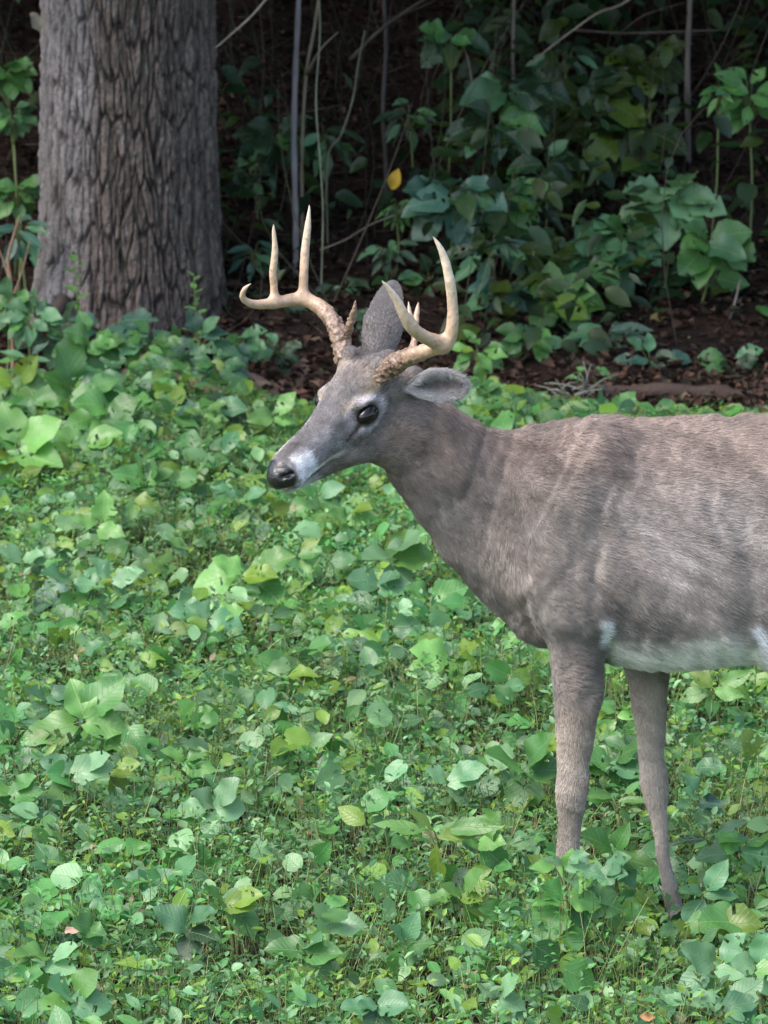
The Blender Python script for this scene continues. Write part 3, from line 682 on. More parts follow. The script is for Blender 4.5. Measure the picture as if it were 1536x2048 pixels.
    geo = N(t, 'ShaderNodeNewGeometry'); nz = N(t, 'ShaderNodeTexNoise'); nz.inputs['Scale'].default_value = 110; nz.inputs['Detail'].default_value = 5; t.links.new(geo.outputs['Position'], nz.inputs['Vector'])
    t.links.new(mixc(t, at.outputs['Color'], (.12, .07, .04), ramp(t, nz.outputs[0], .52, .95)), b.inputs['Base Color']); b.inputs['Roughness'].default_value = .38; b.inputs['Specular IOR Level'].default_value = .5
    bp = N(t, 'ShaderNodeBump'); bp.inputs['Distance'].default_value = .0015; t.links.new(nz.outputs[0], bp.inputs['Height']); t.links.new(bp.outputs[0], b.inputs['Normal'])
    def antler(chains, burr):
        R = [chain_px(c) for c in chains]; al = np.concatenate(R); lo = (al[:, :3]-al[:, 3:4]).min(0)-.012; hi = (al[:, :3]+al[:, 3:4]).max(0)+.012; h = .0021
        f = Field(*[np.arange(lo[i], hi[i], h) for i in range(3)])
        for C in R: f.chain(catmull(C, 5), k=.012, m=.02)
        V, Qa = f.mesh(); nn = vnormals(V, Qa); d = np.linalg.norm(V-burr, axis=1); bz = 1-sstep(.05, .15, d)
        # beads and gutters near the base
        B = V@np.array([[120, 0, 40], [0, 120, 0], [-40, 0, 60.]]).T
        V = V+nn*((.0034*bz+.0007)*fbm(B, 5, 2)+.0030*np.maximum(vnoise(V*170, 9), 0)*bz+.0018*vnoise(V*320, 10)*bz)[:, None]
        tan = np.array([.44, .305, .205]); tip = np.array([.60, .50, .39]); dark = np.array([.19, .13, .095]); gut = np.array([.06, .035, .025])
        k1 = sstep(.06, .17, d)[:, None]; k2 = sstep(.17, .30, d)[:, None]; c = dark*(1-k1)+tan*k1; c = c*(1-k2)+tip*k2
        g = (sstep(.0, .5, -fbm(B, 5, 2))*bz*.8)[:, None]; c = c*(1-g)+gut*g
        o = mesh_obj('antler', make_mesh('antler', V-base, Qa, mat=am, col=c), deer); return o
    bn = HW((-.050, .037, .062)); bf = HW((-.050, -.037, .062))
    yn, yf = bn[1], bf[1]
    a1 = antler([[(757, 752, 21, yn), (772, 740, 20, yn-.01), (800, 722, 19, yn-.04), (835, 708, 17, yn-.07), (868, 697, 14, yn-.09), (890, 690, 13, yn-.10)],
                 [(884, 690, 15, yn-.10), (868, 682, 15, yn-.115), (846, 672, 13.5, yn-.135), (824, 655, 13, yn-.155), (808, 630, 11, yn-.17), (793, 600, 8.5, yn-.18), (778, 578, 5.5, yn-.19), (764, 562, 1.8, yn-.20)],
                 [(880, 690, 14, yn-.10), (898, 676, 14, yn-.10), (905, 650, 12.5, yn-.105), (905, 610, 11, yn-.11), (900, 565, 10.5, yn-.12), (890, 520, 8.5, yn-.125), (879, 493, 5.5, yn-.13), (866, 473, 1.6, yn-.135)],
                 [(822, 648, 7, yn-.155), (819, 625, 5, yn-.15), (817, 602, 1.6, yn-.145)],
                 [(822, 712, 8, yn-.05), (830, 680, 7, yn-.03), (832, 640, 6, yn-.01), (835, 618, 4.5, yn), (837, 604, 1.5, yn)]], U(757, 752, yn))
    a1['label'] = 'near antler sweeping back with a tall curved tine'
    a2 = antler([[(688, 716, 19, yf), (684, 695, 18.5, yf+.01), (678, 668, 18, yf+.025), (662, 638, 17, yf+.05), (640, 614, 15.5, yf+.07), (612, 600, 13.5, yf+.085), (583, 600, 13, yf+.08), (550, 606, 11.5, yf+.06), (516, 609, 9.5, yf+.035), (495, 604, 7.5, yf+.02), (485, 593, 6, yf+.01), (489, 578, 4.5, yf), (502, 567, 1.6, yf)],
                 [(549, 602, 9, yf+.06), (548, 575, 8, yf+.06), (546, 545, 7.5, yf+.055), (550, 500, 6.5, yf+.05), (548, 470, 4.5, yf+.045), (547, 448, 1.5, yf+.04)],
                 [(606, 598, 12, yf+.085), (607, 570, 9.5, yf+.085), (608, 540, 9, yf+.085), (611, 495, 8.5, yf+.09), (616, 450, 6.5, yf+.09), (619, 411, 1.6, yf+.09)],
                 [(690, 675, 9, yf+.01), (700, 650, 7.5, yf-.01), (708, 622, 5.5, yf-.03), (711, 600, 1.6, yf-.04)]], U(688, 716, yf))
    a2['label'] = 'far antler curving out to the left with two upright tines'
    return deer, base
deer, DEER_BASE = build_deer()
# ------------------------------------------------------------------ the big tree at the left
def voronoi_edge(u, v, seed, wrap):
    """distance-to-edge of jittered cells; u wraps after `wrap` cells"""
    iu = np.floor(u).astype(np.int64); iv = np.floor(v).astype(np.int64); d1 = np.full(u.shape, 9.); d2 = np.full(u.shape, 9.); cid = np.zeros(u.shape)
    for a in (-1, 0, 1):
        for b in (-1, 0, 1):
            cu, cv = iu+a, iv+b; cw = cu % wrap; z = np.zeros_like(cu)
            px = cu+.15+.7*hash3(cw, cv, z, seed); py = cv+.1+.8*hash3(cw, cv, z, seed+1); d = np.hypot(u-px, v-py); h = hash3(cw, cv, z, seed+2)
            new = d < d1; d2 = np.where(new, d1, np.minimum(d2, d)); cid = np.where(new, h, cid); d1 = np.where(new, d, d1)
    return d2-d1, cid
TREE_Y = 15.9
def build_big_tree():
    c0 = U(258, 500, TREE_Y); gx, gy = c0[0], TREE_Y; gz = float(ground_z(gx, gy))-.08; base = np.array([gx, gy, gz])
    nA = 560; zs = np.concatenate([np.arange(0, 2.6, .0062), np.linspace(2.62, 7.6, 40)])
    A, Zz = np.meshgrid(np.linspace(0, 2*math.pi, nA, endpoint=False), zs)
    z_ = Zz-.0
    r = .318-.012*z_
    r = r*(1-.25*sstep(3, 7.6, z_))
    flare = np.exp(-z_/.20)
    lob = .5+.5*np.cos(A*5+.6)*.9; r = r+flare*(.04+.07*lob**2)*(1+.6*np.maximum(-np.cos(A), 0))+.010*np.sin(A*3+z_*.7)
    fl = sstep(0, .5, z_)
    wu = A/(2*math.pi)*80; P = np.stack([np.cos(A)*3, np.sin(A)*3, z_*1.2], -1).reshape(-1, 3)
    warp = vnoise(P*2.2, 5).reshape(A.shape)*.75; warp2 = vnoise(P*5, 6).reshape(A.shape)*.35
    e, cid = voronoi_edge(wu+warp+warp2, z_*5.0+warp*.7, 12, 80)
    e2, cid2 = voronoi_edge(wu*2+warp*2, z_*15+warp2, 33, 160)
    plate = sstep(.03, .22, e); small = sstep(0, .22, e2)
    P3 = np.stack([np.cos(A)*30, np.sin(A)*30, z_*22], -1).reshape(-1, 3)
    fine = fbm(P3, 8, 3).reshape(A.shape)
    disp = .0135*plate*(.3+1.0*cid)+.005*small*plate+.0095*fine-.009
    r = r+disp
    lean = .012*z_
    V = np.stack([np.cos(A)*r-lean*.2, np.sin(A)*r, z_], -1).reshape(-1, 3)
    m = len(zs); i = (np.arange(m-1)[:, None]*nA+np.arange(nA)[None]); j = (np.arange(m-1)[:, None]*nA+(np.arange(nA)+1)[None] % nA)
    q = np.stack([i, j, j+nA, i+nA], -1).reshape(-1, 4)
    big = fbm(np.stack([np.cos(A)*1.4, np.sin(A)*1.4, z_*2.2], -1).reshape(-1, 3), 97, 3).reshape(A.shape); r = r+.006*big
    tone = (1+.35*big)*(.30+.80*plate*(.4+.8*cid)+.25*small*plate+.55*fine); ca = np.array([.165, .150, .150])[None, None]*tone[..., None]
    moss = sstep(.2, .6, fbm(P*1.4, 55, 3).reshape(A.shape))[..., None]*.35; ca = ca*(1-moss)+np.array([.085, .060, .045])*tone[..., None]*moss
    shade_side = (sstep(-.3, .5, np.cos(A+.55)+.35*vnoise(P*.8, 58).reshape(A.shape))*.8)[..., None]; ca = ca*(1-shade_side)+np.array([.085, .062, .048])*tone[..., None]*shade_side  # brown tint on the right side, its shade painted into the bark colour
    lich = sstep(.42, .5, fbm(P3*.9, 77, 2).reshape(A.shape))[..., None]*.5*sstep(.5, 1, plate)[..., None]; ca = ca*(1-lich)+np.array([.24, .25, .23])*lich
    t = empty('tree', base); tag(t, 'thick grey-brown tree trunk with furrowed bark left of the buck', 'tree')
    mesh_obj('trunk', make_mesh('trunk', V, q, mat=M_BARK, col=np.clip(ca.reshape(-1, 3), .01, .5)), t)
    parts = []
    for k, (a, z, L) in enumerate(((.3, 5.2, 3.4), (1.9, 5.8, 3.2), (3.3, 5.0, 3.6), (4.4, 6.2, 3.0), (5.5, 5.6, 3.3), (0, 7.3, 2.8))):
        p = [np.array([0, 0, z])]; d = np.array([math.cos(a), math.sin(a), .45 if k < 5 else 3])
        for s in range(5): p.append(p[-1]+d/np.linalg.norm(d)*L/5+np.array([random.uniform(-.1, .1) for _ in range(3)]))
        parts.append(tube(np.array(p), np.linspace(.12, .025, 6), 7))
    v, q, tr = merge(parts); mesh_obj('limb', make_mesh('limb', v, q, tr, M_BARK, col=np.tile([.08, .07, .065], (len(v), 1))), t)
    crown(t, np.array([0, 0, 5.5]), (4.8, 4.4, 2.5), 15000, .24, 14)  # crown hung low and dense, out of frame, to darken the bank
    return t
LEAF_LO = [leaf_shape([(0, .03), (.3, .3), (.65, .28), (1, .01)], 1, .2, .2, 0, 0, k) for k in range(2)]
def crown(parent, c, rad, n, size=.20, lobes=9):
    rad = np.array(rad); lc = rng.normal(size=(lobes, 3)); lc /= np.linalg.norm(lc, axis=1)[:, None]; lc = lc*rad*.62; k = rng.integers(0, lobes, n)
    d = rng.normal(size=(n, 3)); d /= np.linalg.norm(d, axis=1)[:, None]; p = c+lc[k]+d*rad*.5*(rng.random(n)[:, None]**.5)*rng.uniform(.7, 1.1, (n, 1))
    ax = d*.5+rng.normal(size=(n, 3))*.5; nn = np.array([0, 0, 1.])+rng.normal(size=(n, 3))*.5
    scatter('shade_crown', LEAF_LO, p, ax, nn, rng.uniform(.6, 1.5, n)*size, green(n, .8), M_FOREST, 'stuff', None, parent)
big_tree = build_big_tree()

def unseen_shade_tree(x, y, h, r, label):  # tree out of view, added so its crown shades the bank
    gz = float(ground_z(x, y))-.1; t = empty('tree', (x, y, gz)); tag(t, label, 'tree', 'unseen trees added to shade the bank')
    p = catmull([(0, 0, 0), (.05, .03, h*.3), (-.05, .05, h*.6), (0, 0, h)], 5); rr = np.linspace(r, r*.35, len(p)); rr[0] *= 1.4
    v, q, tr = tube(p, rr, 14); mesh_obj('trunk', make_mesh('trunk', v, q, tr, M_BARK, col=np.tile([.07, .06, .055], (len(v), 1))), t)
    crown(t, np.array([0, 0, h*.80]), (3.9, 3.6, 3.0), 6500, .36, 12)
for x, y, h, r, lb in ((-5.6, 17.4, 6.6, .22, 'unseen slim trunk with a dense crown well left of the furrowed trunk'), (-2.4, 21.5, 6.2, .20, 'unseen tree up the bank behind the furrowed trunk'),
                       (2.0, 20.8, 6.4, .24, 'unseen tree up the bank behind the broad-leaved shrubs'), (5.4, 16.9, 6.8, .26, 'unseen tree with a low dense crown right of the shrubs'),
                       (6.6, 21.5, 6.5, .22, 'unseen tree high on the right of the bank'), (-7.0, 22.5, 6.5, .25, 'unseen tree high on the left of the bank'), (3.1, 16.4, 6.9, .16, 'unseen slender tree at the foot of the bank on the right')):
    unseen_shade_tree(x, y, h, r, lb)
def forest_wall():
    """the far wood, one mass of leaves closing the view under the crowns"""
    n = 9000; x = rng.uniform(-16, 16, n); y = rng.uniform(22.5, 27, n)+.03*x*x; z = ground_z(x, y)+rng.uniform(0, 7, n)
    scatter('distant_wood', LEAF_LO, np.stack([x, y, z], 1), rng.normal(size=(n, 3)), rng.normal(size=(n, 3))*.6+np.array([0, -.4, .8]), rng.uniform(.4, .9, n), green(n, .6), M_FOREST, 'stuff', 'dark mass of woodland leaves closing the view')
forest_wall()

# ------------------------------------------------------------------ litter, twigs and stems on the bank
def litter():
    n = 38000; y = 13.6+rng.random(n)**1.1*6.5; x = np.where(rng.random(n) < .62, rng.uniform(-2.6, 2.6, n), rng.uniform(-7, 7, n))
    z = ground_z(x, y)+rng.uniform(.003, .035, n); sh = [leaf_shape([(0, .04), (.3, .3), (.6, .26), (1, .02)], 1, .5, -.3, .3, 0, k) for k in range(4)]
    c = np.where(rng.random(n)[:, None] < .5, np.array([.042, .022, .016]), np.array([.024, .017, .013]))*rng.uniform(.5, 1.5, n)[:, None]
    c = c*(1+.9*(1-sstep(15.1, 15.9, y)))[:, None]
    c = np.where(rng.random(n)[:, None] < .02, np.array([.15, .10, .07]), c)
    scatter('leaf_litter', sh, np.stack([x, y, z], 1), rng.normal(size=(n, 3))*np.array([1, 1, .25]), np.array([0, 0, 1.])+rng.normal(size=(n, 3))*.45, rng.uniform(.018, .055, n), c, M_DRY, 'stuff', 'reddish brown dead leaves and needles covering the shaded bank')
    n = 5000; y = 13.6+rng.random(n)*6; x = rng.uniform(-2.4, 2.4, n); g = ground_z(x, y); a = rng.uniform(0, 6.28, n); L = rng.uniform(.03, .16, n)
    P0 = np.stack([x, y, g+.01], 1); P1 = P0+np.stack([np.cos(a)*L, np.sin(a)*L, rng.uniform(-.02, .04, n)], 1)
    c = np.where(rng.random(n)[:, None] < .6, np.array([.075, .045, .032]), np.array([.14, .10, .075]))*rng.uniform(.5, 1.3, n)[:, None]
    strips('fallen_needles_and_twigs', P0, P1, np.full(n, .0022), np.full(n, .001), c, M_TWIG, 'thin fallen twigs and needles over the litter', seg=2)
litter()

def understory():
    """dim small foliage, wiry stems and vines covering the bank behind"""
    n = 15000; y = 15.3+rng.random(n)*5.5; x = np.where(rng.random(n) < .5, rng.uniform(-2.8, 2.8, n), rng.uniform(-7, 7, n)); cl = vnoise(np.stack([x*1.6, y*1.1, 0*x], 1), 19)
    keep = (cl+rng.normal(size=n)*.25 > .08+.22*np.exp(-((x+.15)/.5)**2)) & ~((np.abs(x+.92) < .5) & (y < 16.1)); x, y = x[keep], y[keep]; n = len(x)
    h = rng.uniform(.05, .75, n)*(.5+.5*rng.random(n)); z = ground_z(x, y)+h
    sh = [leaf_shape(LANCE, 1, .15, .25, .1, 0, k) for k in range(2)]+[leaf_shape(OVATE, 1, .15, .25, .1, 0, k) for k in range(3)]
    a = rng.uniform(-math.pi, math.pi, n)
    ax = np.stack([np.cos(a), np.sin(a)*.7, rng.uniform(-.9, .3, n)], 1); nn = np.array([0, -.5, 1.])+rng.normal(size=(n, 3))*.35
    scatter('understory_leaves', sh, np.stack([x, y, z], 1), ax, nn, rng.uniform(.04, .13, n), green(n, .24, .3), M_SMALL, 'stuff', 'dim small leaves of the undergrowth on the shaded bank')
    n = 480; y = 15.5+rng.random(n)*5; x = rng.uniform(-2.6, 2.6, n); g = ground_z(x, y); P0 = np.stack([x, y, g], 1)
    P1 = P0+np.stack([rng.normal(size=n)*.25, rng.normal(size=n)*.15, rng.uniform(.15, 1.1, n)], 1)
    c = np.where(rng.random(n)[:, None] < .5, np.array([.09, .075, .06]), np.array([.06, .07, .04]))*rng.uniform(.3, 1.0, n)[:, None]
    strips('understory_stems', P0, P1, rng.uniform(.0015, .005, n), np.full(n, .001), c, M_TWIG, 'tangle of thin stems in the undergrowth', bend=rng.normal(size=(n, 3))*.09, seg=6)
understory()

def woody(name, pts, r0, r1, col, label, cat, n=7, sub=5, group=None, twigs=(), leaves=()):
    """a stem, vine or branch through surveyed points (px, py, Y), foot first"""
    P = np.array([U(*p) for p in pts])
    if name in ('sapling', 'vine', 'stem'): P = np.vstack([[P[0][0], P[0][1], float(ground_z(P[0][0], P[0][1]))-.02], P])
    base = P[0].copy(); C = catmull(P-base, sub); rr = np.linspace(r0, r1, len(C))
    parts = [tube(C, rr*(1+.12*np.sin(np.arange(len(C))*1.7)), n)]
    for tw in twigs:
        Q = np.array([U(*p) for p in tw]); parts.append(tube(catmull(Q-base, 4), np.linspace(r1*1.3, r1*.4, (len(Q)-1)*4+1), 5))
    v, q, t = merge(parts); o = mesh_obj(name, make_mesh(name, v, q, t, M_TWIG, col=np.array(col)*(1+.3*vnoise(v*30+base, 3))[:, None]), None, base)
    tag(o, label, cat, group); return o
woody('sapling', [(592, 470, 16.2), (590, 380, 16.2), (588, 250, 16.25), (592, 120, 16.3), (597, 0, 16.3), (598, -160, 16.4), (596, -420, 16.5)], .013, .009, (.17, .16, .165), 'straight grey dead sapling standing above the left antler', 'sapling')
woody('sapling', [(606, 520, 16.4), (604, 400, 16.4), (604, 300, 16.4), (612, 150, 16.4), (628, 60, 16.4), (640, -20, 16.4), (668, -160, 16.4), (700, -330, 16.4)], .008, .005, (.20, .17, .12), 'thin tan whip leaning right beside the grey sapling', 'sapling', twigs=[[(612, 150, 16.4), (640, 100, 16.3), (676, 64, 16.3)]])
woody('vine', [(643, 560, 16.0), (646, 430, 16.0), (641, 330, 16.0), (632, 200, 16.1), (640, 60, 16.2), (634, -60, 16.2)], .0035, .0025, (.20, .22, .15), 'pale thin vine hanging straight down behind the antlers', 'vine')
woody('vine', [(655, 320, 16.4), (682, 270, 16.4), (705, 200, 16.4), (716, 130, 16.5), (730, 60, 16.5)], .005, .003, (.14, .14, .10), 'greenish curved vine right of the grey sapling', 'vine')
woody('sapling', [(772, 330, 16.9), (766, 220, 16.9), (772, 100, 17), (768, 0, 17), (765, -150, 17)], .010, .007, (.065, .06, .055), 'dark upright stem in the shade between sapling and shrubs', 'sapling')
woody('sapling', [(1028, 240, 17.1), (1026, 120, 17.1), (1028, 0, 17.1), (1030, -200, 17.2)], .008, .006, (.13, .115, .10), 'thin upright brown stem above the pale lobed shrub', 'sapling')
woody('sapling', [(1376, 300, 17.2), (1375, 120, 17.2), (1380, 0, 17.2), (1383, -200, 17.2)], .013, .010, (.11, .095, .085), 'upright brown stem near the top right corner', 'sapling')
woody('branch', [(430, 97, 15.8), (470, 62, 15.8), (505, 30, 15.8), (540, -10, 15.8), (600, -70, 15.9), (700, -500, 15.9), (730, -1150, 15.9)], .003, .006, (.26, .23, .20), 'pale bare branch slanting down beside the thick trunk', 'branch')
woody('branch', [(1058, 130, 16.9), (1100, 95, 16.9), (1140, 65, 16.9), (1192, 28, 17), (1290, -30, 17.1), (1480, -300, 17.1), (1560, -1000, 17.1)], .003, .006, (.24, .19, .15), 'tan bare branch slanting across the upper right', 'branch')
woody('branch', [(1408, 750, 15.6), (1425, 718, 15.6), (1441, 690, 15.7), (1468, 610, 15.8), (1480, 560, 15.9)], .006, .004, (.23, .20, .17), 'broken pale stick leaning at the foot of the right shrubs', 'branch', twigs=[[(1408, 750, 15.6), (1398, 745, 15.5)]])
woody('branch', [(945, 170, 16.8), (936, 120, 16.8), (920, 70, 16.8)], .004, .003, (.16, .13, .10), 'short bent twig under the high dark leaves', 'branch')
woody('branch', [(1150, 60, 17.4), (1240, 66, 17.4), (1330, 64, 17.4), (1440, 60, 17.4)], .006, .003, (.10, .08, .065), 'dark fallen branch lying across the upper bank', 'branch', twigs=[[(1240, 66, 17.4), (1290, 30, 17.3), (1370, 5, 17.3)]])
woody('branch', [(640, 500, 15.9), (690, 480, 15.9), (740, 450, 16.0), (790, 430, 16.0)], .003, .003, (.15, .12, .09), 'thin arching twig between the two antlers', 'branch')
woody('branch', [(700, 120, 16.8), (760, 60, 16.8), (830, 10, 16.9), (900, -30, 17)], .008, .005, (.075, .06, .05), 'dark branch slanting up behind the saplings', 'branch')
woody('sapling', [(25, 640, 15.3), (22, 570, 15.3), (16, 520, 15.3), (25, 480, 15.3), (40, 430, 15.3)], .009, .004, (.24, .16, .11), 'tan bare shoot at the left edge beside the thick trunk', 'sapling', twigs=[[(24, 600, 15.3), (45, 540, 15.3), (60, 480, 15.3)], [(22, 570, 15.3), (6, 520, 15.3), (-12, 470, 15.3)]])
woody('root', [(18, 705, 15.35), (60, 680, 15.4), (100, 640, 15.5), (128, 600, 15.6)], .014, .028, (.075, .06, .05), 'brown root running down left from the thick trunk', 'root', 9)
def dead_sprig():
    h0 = hit(1150, 812); base = h0.copy(); parts = []
    for k in range(26):
        a = random.uniform(-1.5, 1.5); L = random.uniform(.05, .15); s = np.array([random.uniform(-.05, .05), 0, random.uniform(0, .06)]); e = s+np.array([math.sin(a)*L, random.uniform(-.04, .04), math.cos(a)*L*.7])
        parts.append(tube(np.array([s, (s+e)/2+np.array([0, 0, .01]), e]), [.0025, .002, .001], 4))
    v, q, t = merge(parts); o = mesh_obj('dead_sprig', make_mesh('dead_sprig', v, q, t, M_TWIG, col=np.tile([.26, .27, .22], (len(v), 1))), None, base); tag(o, 'pale grey dry sprig standing just above the back of the buck', 'twig')
dead_sprig()
def log(px0, py0, px1, py1, r, label, col, name='fallen_log', lift=.0):
    a = hit(px0, py0, lift+r*.5); b = hit(px1, py1, lift+r*.4); base = a.copy(); mid = (a+b)/2+np.array([0, .02, .02])
    C = catmull(np.array([a, mid, b])-base, 10); v, q, t = tube(C, np.linspace(r, r*.6, len(C))*(1+.1*np.sin(np.arange(len(C)))), 16, ripple=.1)
    v = v+.35*r*fbm((v+base)*14, 5, 3)[:, None]*np.array([.3, .5, 1]); o = mesh_obj(name, make_mesh(name, v, q, t, M_BARK, col=np.array(col)*(1+.35*fbm((v+base)*20, 8, 3))[:, None]), None, base); tag(o, label, 'log')
log(425, 752, 560, 785, .032, 'weathered tan root-like log on red soil behind the nose of the buck', (.12, .09, .075))
log(250, 748, 452, 792, .022, 'thin brown fallen branch across the plants below the thick trunk', (.12, .075, .055), 'fallen_branch', .08)
log(1180, 790, 1560, 800, .03, 'dark fallen log behind the back of the buck', (.075, .05, .04))

# ------------------------------------------------------------------ single leaves shared between plants
LEAFLIB = {}
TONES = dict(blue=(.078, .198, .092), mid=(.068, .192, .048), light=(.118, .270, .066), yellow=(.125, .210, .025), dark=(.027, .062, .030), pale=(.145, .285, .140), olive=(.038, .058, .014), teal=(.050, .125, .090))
def leaf_mesh(shape, tone, var):
    k = (shape, tone, var)
    if k not in LEAFLIB:
        r = random.Random(hash(shape) if False else sum(map(ord, shape+tone))+var)
        v, q, uv = leaf_shape(PROF[shape], 2, r.uniform(.02, .20), r.uniform(.05, .35), r.uniform(.03, .13), BACK[shape], var, True)
        v = v.copy(); v[:, 1] *= r.uniform(.88, 1.1); v[:, 1] += .06*r.uniform(-1, 1)*np.sin(v[:, 0]*3)
        c = np.array(TONES[tone])*r.uniform(.88, 1.15); col = np.tile(c, (len(v), 1))*(1+.12*vnoise(v*5+var, 3))[:, None]
        if var >= 2: hole = [r.randrange(8, len(q)-12) for _ in range(var-1)]; q = np.array([f for i, f in enumerate(q) if i not in hole])
        LEAFLIB[k] = make_mesh('leaf', v, q, mat=M_LEAFP, uv=uv, col=col)
    return LEAFLIB[k]
def put_leaf(root, rb, p, axis, normal, size, shape, tone):
    o = bpy.data.objects.new('leaf', leaf_mesh(shape, tone, random.randrange(5))); COL.objects.link(o); o.parent = root
    R = frames(np.array(axis, float)[None], np.array(normal, float)[None])[0]; m = Matrix([list(R[i]*size)+[p[i]-rb[i]] for i in range(3)]+[[0, 0, 0, 1]]); o.matrix_local = m
PLANTS = []
def plant(px, py, R, n, leaf_px, shape, tone, label, h=.12, cat='plant', Yb=None, name='leafy_plant', group=None, face=(.0, -.55, 1.), droop=0., up=0., squash=.8):
    """n separate leaves of about leaf_px around the place seen at (px,py), R px cluster radius; the stems rise from the ground"""
    if Yb is None:
        c = hit(px, py, h); base = np.array([c[0], c[1]+.01, float(ground_z(c[0], c[1]))])
    else:
        c = U(px, py, Yb); base = np.array([c[0]+random.uniform(-.03, .03), Yb+.03, float(ground_z(c[0], Yb+.03))])
    s = c[1]/FPX; Rm = R*s; L = leaf_px*s; root = empty(name, base); tag(root, label, cat, group); parts = []
    fork = base*.18+c*.82; fork[2] = min(fork[2], c[2]-.3*Rm)
    parts.append(tube(catmull(np.array([base, (base+fork)/2+np.array([.01, 0, 0]), fork])-base, 3), np.linspace(.0042, .003, 7)*(1+min(L, .2)*3), 5))
    for i in range(n):
        a = 2*math.pi*i*.382+random.uniform(-.5, .5); rr = Rm*math.sqrt((i+.3)/n)*random.uniform(.75, 1.1)
        off = np.array([math.cos(a)*rr, random.uniform(-.6, .5)*Rm, math.sin(a)*rr*squash+up*rr]); st = c+off*.55
        ax = np.array([math.cos(a)+random.uniform(-.3, .3), random.uniform(-.75, .1), math.sin(a)*.55-droop+random.uniform(-.15, .25)])
        nn = np.array(face)+np.array([random.uniform(-.45, .45), random.uniform(-.35, .35), random.uniform(-.3, .3)])
        size = L*random.uniform(.72, 1.15)
        if i == 0 and n > 2: st = c+np.array([0, -.3*Rm, 0])
        put_leaf(root, base, st-ax/np.linalg.norm(ax)*size*.35*(n < 4), ax, nn, size, shape, tone if random.random() < .7 else random.choice({'blue': ['mid', 'teal', 'dark'], 'mid': ['light', 'blue'], 'light': ['mid', 'yellow'], 'yellow': ['mid', 'light'], 'dark': ['blue', 'mid'], 'pale': ['light', 'blue'], 'olive': ['dark', 'yellow'], 'teal': ['blue', 'dark']}[tone]))
        e = st-ax/np.linalg.norm(ax)*size*.35*(n < 4)
        parts.append(tube(catmull(np.array([fork, (fork+e)/2+np.array([0, 0, .12*L]), e])-base, 3), np.linspace(.0026, .0012, 7), 4))
    v, q, t = merge(parts); mesh_obj('stem', make_mesh('stem', v, q, t, M_STEM, col=np.tile([.13, .17, .06], (len(v), 1))), root)
    PLANTS.append((base[0], base[1], Rm)); return root
def weed(px, py, hgt_px, n, leaf_px, tone, label, Yb=None, h=.0, lean=0., cat='weed'):
    """one upright small-leaved weed whose foot stands below (px, py)"""
    c = hit(px, py, h) if Yb is None else U(px, py, Yb); s = c[1]/FPX; base = np.array([c[0], c[1], float(ground_z(c[0], c[1]))]); top = c+np.array([lean, 0, hgt_px*s])
    root = empty('leafy_weed', base); tag(root, label, cat); C = catmull(np.array([base, (base+top)/2+np.array([.01, 0, 0]), top])-base, 4)
    parts = [tube(C, np.linspace(.004, .0015, len(C)), 5)]
    for i in range(n):
        t = .25+.75*i/(n-1); k = t*(len(C)-1); p = C[int(k)]+(C[min(int(k)+1, len(C)-1)]-C[int(k)])*(k-int(k)); a = i*2.4+random.uniform(-.3, .3)
        put_leaf(root, base, p+base, (math.cos(a), math.sin(a), .25+.5*t), (0, -.3, 1), leaf_px*s*(1.1-.5*t)*random.uniform(.8, 1.2), random.choice(['ovate', 'lance']), tone)
    v, q, tr = merge(parts); mesh_obj('stem', make_mesh('stem', v, q, tr, M_STEM, col=np.tile([.13, .17, .06], (len(v), 1))), root); return root

